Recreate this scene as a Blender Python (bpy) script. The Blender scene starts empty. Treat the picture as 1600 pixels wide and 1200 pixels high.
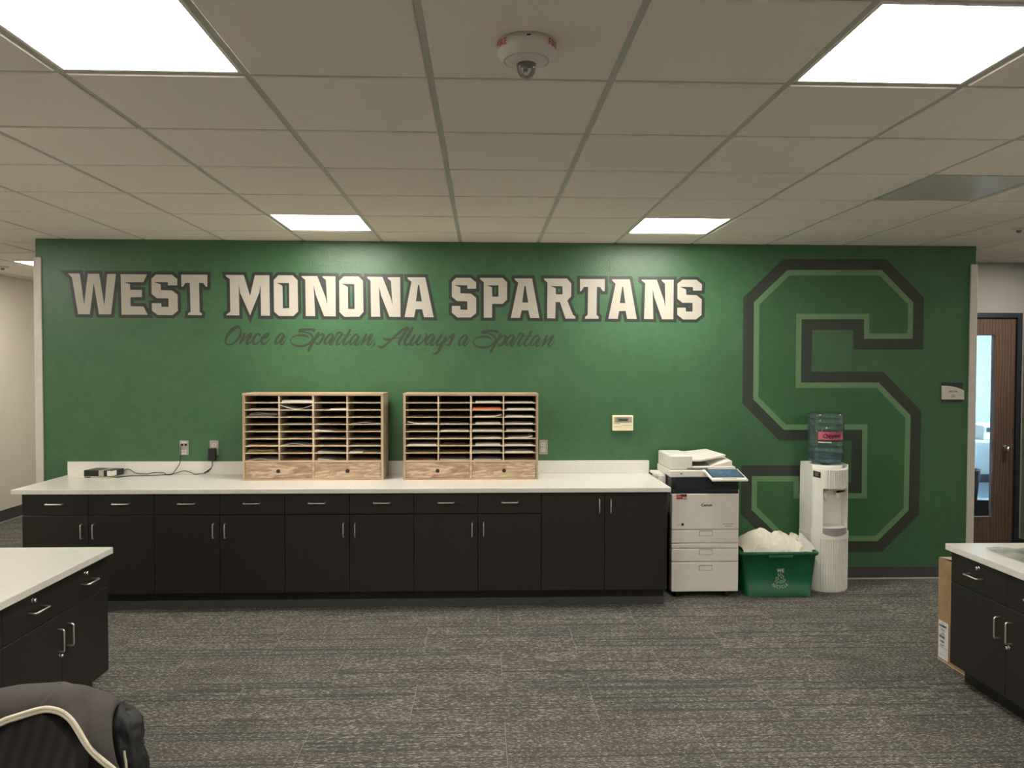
import bpy, bmesh, math, random
from mathutils import Vector, Matrix, noise
from mathutils.geometry import tessellate_polygon
random.seed(7)
S = bpy.context.scene
COL = S.collection
PI = math.pi

# ------------------------------------------------------------------ camera, world, exposure
F = 1217.67
EYE = 1.7165
pi_, ya_, ro_ = 0.0245563867, 0.0374308673, 0.0022636731
cy, sy, cp, sp = math.cos(ya_), math.sin(ya_), math.cos(pi_), math.sin(pi_)
fwd = Vector((sy*cp, cy*cp, -sp)); rt = Vector((cy, -sy, 0)); up = rt.cross(fwd)
cr, sr = math.cos(ro_), math.sin(ro_)
right = cr*rt + sr*up; upv = -sr*rt + cr*up
camd = bpy.data.cameras.new('camera'); cam = bpy.data.objects.new('camera', camd); COL.objects.link(cam)
camd.sensor_width = 36.0; camd.lens = 36.0*F/1600.0; camd.clip_start = 0.05; camd.clip_end = 200
cam.matrix_world = Matrix(((right.x, upv.x, -fwd.x, 0), (right.y, upv.y, -fwd.y, 0), (right.z, upv.z, -fwd.z, EYE), (0, 0, 0, 1)))
S.camera = cam

W = bpy.data.worlds.new('daylight'); S.world = W; W.use_nodes = True
W.node_tree.nodes['Background'].inputs[0].default_value = (0.62, 0.80, 1.0, 1)
W.node_tree.nodes['Background'].inputs[1].default_value = 14.0
sd = bpy.data.lights.new('sun', 'SUN'); sun = bpy.data.objects.new('sun', sd); COL.objects.link(sun)
sd.energy = 12.0; sd.angle = 0.01; sd.color = (1.0, 0.95, 0.88)
sun.rotation_euler = Vector((-1.0, -0.12, -0.95)).to_track_quat('-Z', 'Y').to_euler()

S.view_settings.view_transform = 'Standard'; S.view_settings.look = 'None'
S.view_settings.exposure = 1.0; S.view_settings.gamma = 1.0
S.view_settings.use_curve_mapping = False

PANEL_STRENGTH = 15.0          # glow of the ceiling panels
PANEL_COLOR = (1.0, 0.945, 0.83, 1)

# ------------------------------------------------------------------ measured places
DW = 6.136           # green wall
HC = 2.683           # ceiling grid
GX, GY, GS = -0.1766, 2.6527, 0.6096
def ray(x, y): return right*((x-800)/F) + upv*((600-y)/F) + fwd
def onY(x, y, Y): d = ray(x, y); q = d*(Y/d.y); return Vector((q.x, Y, q.z+EYE))
def onZ(x, y, Z): d = ray(x, y); q = d*((Z-EYE)/d.z); return Vector((q.x, q.y, Z))

# ------------------------------------------------------------------ materials
def lin(r, g, b):
    return tuple(((c/255)/12.92 if c/255 <= .04045 else ((c/255+.055)/1.055)**2.4) for c in (r, g, b)) + (1,)
class N:
    def __init__(s, name):
        s.m = bpy.data.materials.new(name); s.m.use_nodes = True; s.t = s.m.node_tree; s.b = s.t.nodes['Principled BSDF']
    def n(s, kind, **kw):
        o = s.t.nodes.new(kind)
        for k, v in kw.items(): setattr(o, k, v)
        return o
    def l(s, a, b): s.t.links.new(a, b)
    def math(s, op, a, b=None, c=None):
        o = s.n('ShaderNodeMath', operation=op)
        for i, v in enumerate((a, b, c)):
            if v is None: continue
            if hasattr(v, 'links'): s.l(v, o.inputs[i])
            else: o.inputs[i].default_value = v
        return o.outputs[0]
    def ramp(s, fac, stops, interp='LINEAR'):
        o = s.n('ShaderNodeValToRGB'); o.color_ramp.interpolation = interp; e = o.color_ramp.elements
        while len(e) < len(stops): e.new(.5)
        for q, (p, c) in zip(e, stops): q.position = p; q.color = c
        s.l(fac, o.inputs[0]); return o.outputs[0]
    def pos(s, scale=(1, 1, 1), kind='Object'):
        tc = s.n('ShaderNodeTexCoord'); mp = s.n('ShaderNodeMapping'); mp.inputs['Scale'].default_value = scale
        s.l(tc.outputs[kind], mp.inputs[0]); return mp.outputs[0]
    def noise(s, vec, scale, detail=2, rough=.5, dims='3D', w=None):
        o = s.n('ShaderNodeTexNoise', noise_dimensions=dims); o.inputs['Scale'].default_value = scale
        o.inputs['Detail'].default_value = detail; o.inputs['Roughness'].default_value = rough
        s.l(vec, o.inputs['Vector'])
        if w is not None: s.l(w, o.inputs['W'])
        return o.outputs[0]
    def mix(s, fac, a, b):
        o = s.n('ShaderNodeMix', data_type='RGBA')
        for i, v in ((0, fac), (6, a), (7, b)):
            if hasattr(v, 'links'): s.l(v, o.inputs[i])
            else: o.inputs[i].default_value = v
        return o.outputs[2]
    def bump(s, h, strength=.2, dist=.002):
        o = s.n('ShaderNodeBump'); o.inputs['Strength'].default_value = strength; o.inputs['Distance'].default_value = dist
        s.l(h, o.inputs['Height']); s.l(o.outputs[0], s.b.inputs['Normal'])
    def set(s, col=None, rough=.5, metal=0, spec=.5):
        if col is not None:
            if hasattr(col, 'links'): s.l(col, s.b.inputs['Base Color'])
            else: s.b.inputs['Base Color'].default_value = col
        s.b.inputs['Roughness'].default_value = rough; s.b.inputs['Metallic'].default_value = metal
        s.b.inputs['Specular IOR Level'].default_value = spec
        return s.m
def speck(name, a, amount=.08, scale=60, rough=.5, metal=0, spec=.5, bump=0, bscale=None, dist=.001):
    n = N(name); v = n.pos(); f = n.noise(v, scale, 3)
    lo = tuple(c*(1-amount) for c in a[:3])+(1,); hi = tuple(min(1, c*(1+amount)) for c in a[:3])+(1,)
    n.set(n.ramp(f, [(.3, lo), (.7, hi)]), rough, metal, spec)
    if bump: n.bump(n.noise(v, bscale or scale, 2), bump, dist)
    return n.m
M = {}
# orange peel wall paint
def paint(name, c1, c2, rough=.33, spec=.45, bump=.7):
    n = N(name); v = n.pos()
    f = n.noise(v, 1.3, 6, .65)
    g = n.noise(v, 14, 5, .7)
    mx = n.math('ADD', n.math('MULTIPLY', f, .6), n.math('MULTIPLY', g, .4))
    n.set(n.ramp(mx, [(.38, c1), (.62, c2)]), rough, 0, spec)
    n.bump(n.noise(v, 95, 3, .6), bump, .0026); return n.m
M['green'] = paint('green_paint', (.042, .130, .055, 1), (.064, .168, .078, 1), rough=.30, spec=.5, bump=.85)
M['s_fill'] = paint('letter_green_paint', (.038, .132, .050, 1), (.052, .155, .062, 1))
M['s_dark'] = paint('dark_mural_paint', (.034, .047, .036, 1), (.046, .058, .046, 1))
M['s_light'] = paint('light_green_paint', (.13, .26, .125, 1), (.16, .30, .15, 1))
M['letter_dark'] = paint('lettering_dark', (.030, .038, .034, 1), (.040, .048, .043, 1))
M['letter_cream'] = paint('lettering_cream', (.50, .47, .41, 1), (.54, .51, .45, 1), bump=.2)
M['script_dark'] = paint('script_dark', (.040, .060, .038, 1), (.052, .072, .048, 1))
M['beige_wall'] = paint('beige_wall', (.84, .78, .69, 1), (.88, .82, .73, 1), rough=.6, spec=.25)
M['grey_wall'] = paint('grey_wall', (.42, .40, .37, 1), (.46, .44, .41, 1), rough=.6, spec=.25)
M['white_wall'] = paint('white_wall', (.70, .75, .78, 1), (.75, .80, .82, 1), rough=.6, spec=.25)
M['tile'] = speck('ceiling_tile', (.86, .80, .735, 1), .03, 240, .9, 0, .15, .3, 400, .001)
M['tbar'] = speck('grid_metal', (.50, .51, .47, 1), .04, 30, .5, 0, .4)
M['base'] = speck('baseboard_vinyl', (.060, .062, .066, 1), .1, 30, .5)
M['quartz'] = None
def quartz():
    n = N('quartz_top'); v = n.pos()
    vo = n.n('ShaderNodeTexVoronoi'); vo.inputs['Scale'].default_value = 160; n.l(v, vo.inputs['Vector'])
    sp_ = n.math('MULTIPLY', n.math('LESS_THAN', vo.outputs['Distance'], .22), n.math('GREATER_THAN', n.noise(v, 60, 2), .60))
    base = n.ramp(n.noise(v, 90, 4, .7), [(.3, (.74, .72, .68, 1)), (.7, (.86, .845, .80, 1))])
    n.set(n.mix(n.math('MULTIPLY', sp_, .7), base, (.33, .31, .29, 1)), .22, 0, .5); return n.m
M['quartz'] = quartz()
M['laminate'] = speck('espresso_laminate', (.018, .0165, .0145, 1), .18, 160, .42, 0, .45, .12, 260, .0006)
M['toe'] = speck('black_toe_board', (.012, .012, .013, 1), .2, 30, .5)
M['cab_in'] = speck('carcass_black', (.008, .008, .008, 1), .1, 30, .8)
M['nickel'] = speck('brushed_nickel', (.88, .86, .80, 1), .05, 90, .36, 1)
M['chrome'] = speck('chrome', (.85, .85, .85, 1), .02, 40, .12, 1)
def wood(name, c1, c2, c3, axis=(1, 1, 9), rough=.55, freq=3.0):
    n = N(name); v = n.pos(axis)
    d = n.noise(v, freq, 5, .65); w = n.n('ShaderNodeTexWave', wave_type='BANDS', bands_direction='X' if axis[2] < 3 else 'Z')
    w.inputs['Scale'].default_value = 1.2 if axis[0] == 9 else .5; w.inputs['Distortion'].default_value = 7; w.inputs['Detail'].default_value = 3; w.inputs['Detail Scale'].default_value = .8
    n.l(v, w.inputs['Vector'])
    mx = n.math('ADD', n.math('MULTIPLY', d, .6), n.math('MULTIPLY', w.outputs[1], .4))
    n.set(n.ramp(mx, [(.25, c1), (.5, c2), (.75, c3)]), rough, 0, .35); return n.m
M['oak'] = wood('sorter_oak', lin(176, 150, 124), lin(194, 169, 142), lin(210, 188, 162), (3, 3, 12))
M['oak_side'] = wood('sorter_side', lin(158, 140, 112), lin(182, 164, 134), lin(202, 184, 156), (14, 3, 1.2))
def rustic():
    n = N('rustic_drawer_front'); v = n.pos((2.6, 5, 15)); o = n.n('ShaderNodeTexNoise'); o.inputs['Scale'].default_value = 2.0; o.inputs['Detail'].default_value = 8
    o.inputs['Roughness'].default_value = .68; o.inputs['Distortion'].default_value = 1.6; n.l(v, o.inputs['Vector'])
    n.set(n.ramp(o.outputs[0], [(.36, lin(150, 124, 102)), (.47, lin(178, 150, 124)), (.53, lin(192, 167, 140)), (.60, lin(216, 198, 170))]), .5, 0, .35); return n.m
M['rustic'] = rustic()
M['shelf'] = wood('sorter_shelf_edge', lin(206, 184, 156), lin(220, 200, 174), lin(232, 216, 192), (3, 8, 3))
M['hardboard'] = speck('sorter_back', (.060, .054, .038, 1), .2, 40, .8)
M['door_oak'] = wood('door_oak', lin(96, 76, 64), lin(108, 87, 74), lin(122, 100, 86), (9, 3, 1.3), .4, 4)
M['navy'] = speck('navy_frame_paint', (.028, .034, .050, 1), .08, 20, .4)
M['cream_guard'] = speck('corner_guard', (.62, .59, .53, 1), .04, 20, .5)
M['metal_edge'] = speck('carpet_edge_strip', (.45, .45, .42, 1), .05, 30, .4)
def carpet():
    n = N('plank_carpet'); tc = n.n('ShaderNodeTexCoord'); sx = n.n('ShaderNodeSeparateXYZ'); n.l(tc.outputs['Object'], sx.inputs[0])
    X, Y = sx.outputs[0], sx.outputs[1]
    yr = n.math('DIVIDE', n.math('SUBTRACT', Y, 3.706), .4572); r = n.math('FLOOR', yr); fy = n.math('SUBTRACT', yr, r)
    odd = n.math('FLOORED_MODULO', r, 2.0)
    xr = n.math('DIVIDE', n.math('ADD', n.math('ADD', X, .351), n.math('MULTIPLY', odd, .4572)), .9144)
    c = n.math('FLOOR', xr); fx = n.math('SUBTRACT', xr, c)
    cmb = n.n('ShaderNodeCombineXYZ'); n.l(c, cmb.inputs[0]); n.l(r, cmb.inputs[1])
    wn = n.n('ShaderNodeTexWhiteNoise', noise_dimensions='3D'); n.l(cmb.outputs[0], wn.inputs[0]); rnd = wn.outputs[0]
    w = n.math('MULTIPLY', rnd, 37.0)
    def st(a, b):
        mp = n.n('ShaderNodeMapping'); mp.inputs['Scale'].default_value = (a, b, 1); n.l(tc.outputs['Object'], mp.inputs[0]); return mp.outputs[0]
    fleck = n.noise(st(52, 175), 1, 1, .5, '4D', w)
    fine = n.noise(st(140, 420), 1, 1, .5, '4D', w)
    patch = n.noise(st(3.0, 7.0), 1, 2, .5, '4D', w)
    thr = n.math('SUBTRACT', fleck, n.math('MULTIPLY', n.math('SUBTRACT', .60, patch), .12))
    fm = n.ramp(thr, [(.55, (0, 0, 0, 1)), (.61, (1, 1, 1, 1))])
    fm2 = n.ramp(fine, [(.48, (0, 0, 0, 1)), (.64, (1, 1, 1, 1))])
    # slanted flecks
    mp2 = n.n('ShaderNodeMapping'); mp2.inputs['Rotation'].default_value = (0, 0, .55); mp2.inputs['Scale'].default_value = (42, 180, 1); n.l(tc.outputs['Object'], mp2.inputs[0])
    slant = n.ramp(n.noise(mp2.outputs[0], 1, 1, .5, '4D', w), [(.60, (0, 0, 0, 1)), (.66, (1, 1, 1, 1))])
    base = n.ramp(patch, [(.35, (.080, .075, .070, 1)), (.65, (.108, .100, .092, 1))])
    col = n.mix(n.math('MULTIPLY', fm2, .55), base, (.175, .163, .148, 1))
    col = n.mix(n.math('MULTIPLY', fm, .80), col, (.40, .375, .33, 1))
    col = n.mix(n.math('MULTIPLY', slant, .45), col, (.40, .39, .35, 1))
    # dark stripes
    stripe = n.ramp(n.noise(st(.5, 62), 1, 0, .5, '4D', w), [(.60, (0, 0, 0, 1)), (.65, (1, 1, 1, 1))])
    col = n.mix(n.math('MULTIPLY', stripe, .62), col, (.050, .062, .064, 1))
    hl = n.math('LESS_THAN', fy, .016)
    col = n.mix(n.math('MULTIPLY', hl, .7), col, (.045, .052, .054, 1))
    vs = n.math('LESS_THAN', fx, .0028)
    col = n.mix(n.math('MULTIPLY', vs, .55), col, (.42, .41, .37, 1))
    n.set(col, .95, 0, .1); n.bump(fleck, .4, .003); return n.m
M['carpet'] = carpet()
M['blue_carpet'] = speck('office_carpet', (.26, .31, .37, 1), .3, 90, .95, 0, .1)
M['white_plastic'] = speck('warm_white_plastic', (.86, .84, .78, 1), .02, 20, .38, 0, .45)
M['cool_plastic'] = speck('cooler_plastic', (.90, .89, .83, 1), .02, 20, .3, 0, .5)
M['recess'] = speck('cooler_recess_plastic', (.84, .83, .78, 1), .02, 20, .35)
M['copier_grey'] = speck('copier_body', (.80, .77, .71, 1), .02, 20, .45)
M['copier_dark'] = speck('copier_dark_plastic', (.014, .020, .026, 1), .1, 20, .35)
M['copier_black'] = speck('copier_black', (.008, .010, .013, 1), .1, 20, .45)
M['tray_grey'] = speck('drip_tray_grey', (.32, .32, .31, 1), .05, 30, .4)
M['grey_line'] = speck('grey_detail', (.25, .24, .22, 1), .04, 30, .5)
M['black'] = speck('black_plastic', (.012, .012, .013, 1), .1, 30, .4)
M['rubber'] = speck('black_rubber', (.015, .015, .015, 1), .1, 30, .7)
M['steel'] = speck('stainless_plate', (.50, .49, .46, 1), .05, 60, .32, .7)
M['silver'] = speck('brushed_silver_plate', (.66, .64, .60, 1), .04, 60, .4, .2)
M['ivory'] = speck('ivory_plastic', (.72, .68, .58, 1), .03, 20, .45)
M['thermo'] = speck('thermostat_cream', (.86, .78, .55, 1), .03, 20, .45)
M['thermo_trim'] = speck('thermostat_tan', (.40, .34, .26, 1), .05, 20, .5)
M['lcd'] = speck('lcd_display', (.05, .06, .04, 1), .1, 40, .3)
M['bin'] = speck('recycling_bin_green', (.006, .115, .048, 1), .1, 9, .42, 0, .45)
M['print_white'] = speck('white_print', (.62, .68, .62, 1), .03, 40, .5)
M['paper'] = speck('paper_white', (.80, .775, .74, 1), .03, 30, .7, 0, .2)
M['paper_cream'] = speck('paper_cream', (.84, .80, .69, 1), .03, 14, .7, 0, .2)
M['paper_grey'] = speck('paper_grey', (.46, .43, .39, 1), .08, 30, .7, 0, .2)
M['manila'] = speck('manila_paper', (.62, .48, .30, 1), .06, 30, .7, 0, .2)
M['orange_paper'] = speck('orange_paper', (.80, .22, .10, 1), .05, 30, .7, 0, .2)
M['yellow_paper'] = speck('pale_yellow_paper', (.80, .74, .50, 1), .03, 30, .7, 0, .2)
M['red'] = speck('red_paint', (.45, .035, .03, 1), .05, 30, .5)
M['red_sticker'] = speck('red_sticker', (.50, .045, .06, 1), .05, 30, .4)
M['white_flat'] = speck('white_detail', (.75, .75, .75, 1), .03, 30, .5)
M['detector'] = speck('detector_white', (.66, .64, .60, 1), .02, 20, .4)
M['cardboard'] = speck('cardboard', (.36, .235, .135, 1), .12, 12, .85, 0, .15)
M['cardboard_edge'] = speck('cardboard_edge', (.55, .45, .32, 1), .1, 60, .85)
M['fleece'] = speck('charcoal_grey_jersey', (.085, .078, .076, 1), .12, 16, .9, 0, .15, .3, 700, .0008)
M['nylon'] = speck('black_nylon', (.022, .024, .028, 1), .3, 30, .5, 0, .4)
M['trim_cream'] = speck('cream_piping', (.74, .68, .56, 1), .05, 60, .7)
M['chrome_dark'] = speck('dark_reflector', (.35, .35, .36, 1), .05, 30, .12, 1)
M['copier_screen'] = None
def screen():
    n = N('copier_touchscreen'); v = n.pos((1, 1, 1)); f = n.noise(v, 26, 3, .6)
    c = n.ramp(f, [(.35, (.030, .050, .070, 1)), (.6, (.036, .065, .095, 1)), (.75, (.06, .10, .13, 1))])
    n.set(c, .12, 0, .5); n.l(c, n.b.inputs['Emission Color']); n.b.inputs['Emission Strength'].default_value = .8; return n.m
M['copier_screen'] = screen()
def ribfab():
    n = N('ribbed_chair_fabric'); v = n.pos((1, 1, 1)); sx = n.n('ShaderNodeSeparateXYZ'); n.l(v, sx.inputs[0])
    u = n.math('ADD', sx.outputs[0], n.math('MULTIPLY', sx.outputs[2], -.16))
    wob = n.math('MULTIPLY', n.noise(v, 6, 2), .01)
    s_ = n.math('SINE', n.math('MULTIPLY', n.math('ADD', u, wob), 2*PI/.034))
    fine = n.math('SINE', n.math('MULTIPLY', u, 2*PI/.0042))
    c = n.ramp(n.math('MULTIPLY_ADD', s_, .5, .5), [(.1, (.022, .022, .021, 1)), (.9, (.038, .036, .032, 1))])
    n.set(c, .85, 0, .2); n.bump(n.math('ADD', s_, n.math('MULTIPLY', fine, .3)), .25, .0015); return n.m
M['ribbed'] = ribfab()
def emis(name, col, s):
    n = N(name); f = n.noise(n.pos(), 3, 1); c = n.mix(n.math('MULTIPLY', f, .04), col, (1, 1, 1, 1))
    n.set(col, .5); n.l(c, n.b.inputs['Emission Color']); n.b.inputs['Emission Strength'].default_value = s; return n.m
M['panel'] = emis('lit_diffuser', PANEL_COLOR, PANEL_STRENGTH)
def clear(name, tint, alpha, rough=.06, band=False):
    n = N(name); t = n.t; t.nodes.remove(n.b)
    tr = n.n('ShaderNodeBsdfTransparent'); gl = n.n('ShaderNodeBsdfGlossy'); df = n.n('ShaderNodeBsdfDiffuse'); m1 = n.n('ShaderNodeMixShader'); m2 = n.n('ShaderNodeMixShader'); lw = n.n('ShaderNodeLayerWeight')
    f = n.noise(n.pos((1, 1, 6)), 8, 2)
    tr.inputs[0].default_value = tint
    gl.inputs['Roughness'].default_value = rough; lw.inputs[0].default_value = .35
    df.inputs[0].default_value = tuple(c*.6 for c in tint[:3])+(1,)
    n.l(n.math('ADD', alpha-.04, n.math('MULTIPLY', f, .08)), m1.inputs[0]); n.l(tr.outputs[0], m1.inputs[1]); n.l(df.outputs[0], m1.inputs[2])
    n.l(n.math('MULTIPLY_ADD', lw.outputs['Fresnel'], .75, .03), m2.inputs[0]); n.l(m1.outputs[0], m2.inputs[1]); n.l(gl.outputs[0], m2.inputs[2])
    n.l(m2.outputs[0], t.nodes['Material Output'].inputs[0]); return n.m
M['bottle'] = clear('blue_bottle_plastic', (.62, .80, .80, 1), .07)
M['water'] = clear('water', (.70, .84, .95, 1), .22)
M['glass'] = clear('window_glass', (.93, .97, .97, 1), .02, .02)
M['dome'] = clear('clear_dome', (.92, .92, .90, 1), .08, .03)
M['plastic_wrap'] = clear('clear_plastic_wrap', (.92, .96, .92, 1), .10, .30)
def greenprint():
    n = N('green_printed_sheet'); f = n.noise(n.pos((1, 1, 1)), 14, 4, .6)
    n.set(n.ramp(f, [(.4, (.10, .26, .10, 1)), (.55, (.25, .42, .22, 1)), (.62, (.70, .72, .62, 1))], 'LINEAR'), .4); return n.m
M['greenprint'] = greenprint()
def perf():
    n = N('perforated_grille'); tc = n.n('ShaderNodeTexCoord'); mp = n.n('ShaderNodeMapping'); mp.inputs['Rotation'].default_value = (0, 0, .785); mp.inputs['Scale'].default_value = (110, 110, 110)
    n.l(tc.outputs['Object'], mp.inputs[0]); sx = n.n('ShaderNodeSeparateXYZ'); n.l(mp.outputs[0], sx.inputs[0])
    a = n.math('SUBTRACT', n.math('FRACT', sx.outputs[0]), .5); b = n.math('SUBTRACT', n.math('FRACT', sx.outputs[1]), .5)
    d = n.math('ADD', n.math('MULTIPLY', a, a), n.math('MULTIPLY', b, b)); hole = n.math('LESS_THAN', d, .07)
    n.set(n.mix(hole, (.66, .65, .63, 1), (.24, .24, .23, 1)), .28, .0, .6); return n.m
M['perf'] = perf()

# ------------------------------------------------------------------ mesh helper
class MB:
    def __init__(s): s.v = []; s.f = []; s.smooth = []; s.mi = []
    def add(s, vs, fs, smooth=False, mi=0):
        o = len(s.v); s.v += [tuple(p) for p in vs]
        for f in fs: s.f.append(tuple(i+o for i in f)); s.smooth.append(smooth); s.mi.append(mi)
        return s
    def box(s, x0, y0, z0, x1, y1, z1, mi=0):
        vs = [(x, y, z) for z in (z0, z1) for y in (y0, y1) for x in (x0, x1)]
        return s.add(vs, [(0, 2, 3, 1), (4, 5, 7, 6), (0, 1, 5, 4), (2, 6, 7, 3), (0, 4, 6, 2), (1, 3, 7, 5)], mi=mi)
    def rbox(s, x0, y0, z0, x1, y1, z1, r=.004, seg=2, mi=0):
        bm = bmesh.new(); bmesh.ops.create_cube(bm, size=1)
        for v in bm.verts: v.co = Vector(((x0+x1)/2+v.co.x*(x1-x0), (y0+y1)/2+v.co.y*(y1-y0), (z0+z1)/2+v.co.z*(z1-z0)))
        bmesh.ops.bevel(bm, geom=bm.edges[:], offset=r, segments=seg, profile=.5, affect='EDGES')
        s.frombm(bm, mi=mi); return s
    def frombm(s, bm, smooth=False, mi=0):
        bm.verts.index_update(); s.add([v.co[:] for v in bm.verts], [tuple(v.index for v in f.verts) for f in bm.faces], smooth, mi); bm.free(); return s
    def quad(s, a, b, c, d): return s.add([a, b, c, d], [(0, 1, 2, 3)])
    def lathe(s, prof, c=(0, 0, 0), n=40, axis='Z', caps=True, smooth=True, a0=0):
        vs = []; k = len(prof)
        for i in range(n):
            a = 2*PI*i/n+a0
            for r, z in prof:
                p = (r*math.cos(a), r*math.sin(a), z)
                if axis == 'Y': p = (r*math.cos(a), z, r*math.sin(a))
                if axis == 'X': p = (z, r*math.cos(a), r*math.sin(a))
                vs.append((p[0]+c[0], p[1]+c[1], p[2]+c[2]))
        fs = [(i*k+j, ((i+1) % n)*k+j, ((i+1) % n)*k+j+1, i*k+j+1) for i in range(n) for j in range(k-1)]
        s.add(vs, fs, smooth)
        if caps:
            o = len(s.v)-len(vs)
            for j in (0, k-1):
                if prof[j][0] > 1e-5: s.f.append(tuple(o+i*k+j for i in range(n))); s.smooth.append(False); s.mi.append(0)
        return s
    def tube(s, pts, r, n=8, smooth=True, flat=None):
        pts = [Vector(p) for p in pts]; rings = []; prev = None
        for i, p in enumerate(pts):
            t = (pts[min(i+1, len(pts)-1)]-pts[max(i-1, 0)]).normalized()
            if prev is None:
                a = Vector((0, 0, 1)) if abs(t.z) < .9 else Vector((0, 1, 0)); u = t.cross(a).normalized()
            else: u = (prev-t*prev.dot(t)).normalized()
            prev = u; w = t.cross(u); rr = r[i] if isinstance(r, (list, tuple)) else r
            rings.append([p+u*rr*math.cos(2*PI*k/n)+w*rr*math.sin(2*PI*k/n) for k in range(n)])
        vs = [q for ring in rings for q in ring]; m = len(pts)
        fs = [(i*n+k, i*n+(k+1) % n, (i+1)*n+(k+1) % n, (i+1)*n+k) for i in range(m-1) for k in range(n)]
        fs += [tuple(range(n))[::-1], tuple((m-1)*n+k for k in range(n))]
        return s.add(vs, fs, smooth)
    def prism(s, poly, z0, z1, smooth=False):      # poly of (x, y), extruded in z
        n = len(poly); vs = [(x, y, z0) for x, y in poly]+[(x, y, z1) for x, y in poly]
        fs = [(i, (i+1) % n, n+(i+1) % n, n+i) for i in range(n)]
        tri = tessellate_polygon([[Vector((x, y, 0)) for x, y in poly]])
        return s.add(vs, fs+[tuple(t) for t in tri]+[tuple(n+i for i in t) for t in tri])
    def slab(s, loops, fn0, fn1=None):             # filled outline with holes, mapped by fn(x,y)->point; fn1 gives thickness
        tri = tessellate_polygon([[Vector((x, y, 0)) for x, y in lp] for lp in loops]); flat = [p for lp in loops for p in lp]
        s.add([fn0(*p) for p in flat], [tuple(t) for t in tri])
        if fn1:
            s.add([fn1(*p) for p in flat], [tuple(t) for t in tri])
            for lp in loops:
                m = len(lp); s.add([fn0(*p) for p in lp]+[fn1(*p) for p in lp], [(i, (i+1) % m, m+(i+1) % m, m+i) for i in range(m)])
        return s
    def grid(s, fn, nu, nv, smooth=True, closed=False):
        vs = [fn(i/nu, j/nv) for j in range(nv+1) for i in range(nu+1)]
        return s.add(vs, [(j*(nu+1)+i, j*(nu+1)+i+1, (j+1)*(nu+1)+i+1, (j+1)*(nu+1)+i) for j in range(nv) for i in range(nu)], smooth)
    def build(s, name, mat, parent=None, origin=None, bevel=0, fix=True):
        me = bpy.data.meshes.new(name)
        if parent is not None: org = parent.matrix_world.translation.copy() if False else Vector(parent['_o'])
        elif origin is not None: org = Vector(origin)
        else:
            xs = [p[0] for p in s.v]; ys = [p[1] for p in s.v]; zs = [p[2] for p in s.v]
            org = Vector(((min(xs)+max(xs))/2, (min(ys)+max(ys))/2, min(zs)))
        me.from_pydata([(p[0]-org.x, p[1]-org.y, p[2]-org.z) for p in s.v], [], s.f)
        me.polygons.foreach_set('use_smooth', s.smooth); me.polygons.foreach_set('material_index', s.mi)
        if fix:
            bm = bmesh.new(); bm.from_mesh(me); bmesh.ops.recalc_face_normals(bm, faces=bm.faces[:]); bm.to_mesh(me); bm.free()
        for m in (mat if isinstance(mat, (list, tuple)) else [mat]): me.materials.append(M[m] if isinstance(m, str) else m)
        o = bpy.data.objects.new(name, me); COL.objects.link(o)
        if parent is not None:
            o.parent = parent; o['_o'] = tuple(org)
        else: o.location = org; o['_o'] = tuple(org)
        if bevel:
            b = o.modifiers.new('bevel', 'BEVEL'); b.width = bevel; b.segments = 2; b.limit_method = 'ANGLE'; b.angle_limit = .6
        return o
def tag(o, label, cat, group=None, kind=None):
    o['label'] = label; o['category'] = cat
    if group: o['group'] = group
    if kind: o['kind'] = kind
    return o
def thing(name, loc, label, cat, group=None):
    o = bpy.data.objects.new(name, None); COL.objects.link(o); o.location = loc; o.empty_display_size = .1; o['_o'] = tuple(loc)
    return tag(o, label, cat, group)
def struct(name, mb, mat, parent=None, **k):
    o = mb.build(name, mat, parent, **k)
    if parent is None: o['kind'] = 'structure'
    return o
def dup(o, parent=None, off=None, label=None):
    c = o.copy(); COL.objects.link(c)
    if parent is not None: c.parent = parent
    else:
        c.location = Vector(o.location)+Vector(off); c['_o'] = tuple(c.location)
        if label: c['label'] = label
    for ch in [q for q in bpy.data.objects if q.parent == o]: dup(ch, c)
    return c
_font = [None]
def textmesh(txt, size, space=1.0, width=1.0, align='CENTER', bold=0):
    """flat outline of a line of lettering as (verts, faces), y up"""
    cu = bpy.data.curves.new('t', 'FONT'); cu.body = txt; cu.size = size; cu.align_x = align; cu.space_character = space; cu.resolution_u = 2; cu.offset = bold
    ob = bpy.data.objects.new('t', cu); COL.objects.link(ob)
    dg = bpy.context.evaluated_depsgraph_get(); me = bpy.data.meshes.new_from_object(ob.evaluated_get(dg))
    vs = [(v.co.x*width, v.co.y) for v in me.vertices]; fs = [tuple(p.vertices) for p in me.polygons]
    bpy.data.objects.remove(ob); bpy.data.curves.remove(cu); bpy.data.meshes.remove(me)
    return vs, fs
def puttext(mb, txt, size, fn, space=1.0, width=1.0, bold=0):
    vs, fs = textmesh(txt, size, space, width, bold=bold)
    return mb.add([fn(x, y) for x, y in vs], fs)
def catmull(pts, sub=6):
    P = [pts[0]]+list(pts)+[pts[-1]]; out = []
    for i in range(1, len(P)-2):
        for k in range(sub):
            t = k/sub; q = []
            for d in range(len(pts[0])):
                a, b, c, e = P[i-1][d], P[i][d], P[i+1][d], P[i+2][d]
                q.append(.5*((2*b)+(-a+c)*t+(2*a-5*b+4*c-e)*t*t+(-a+3*b-3*c+e)*t**3))
            out.append(tuple(q))
    out.append(tuple(pts[-1])); return out

# ------------------------------------------------------------------ the setting
XL, XR, YB, YF = -5.2, 6.5, -3.2, 9.6
struct('floor', MB().box(XL-.1, YB-.1, -.06, XR+.1, YF+.1, 0), 'carpet', origin=(0, 0, 0))

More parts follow.
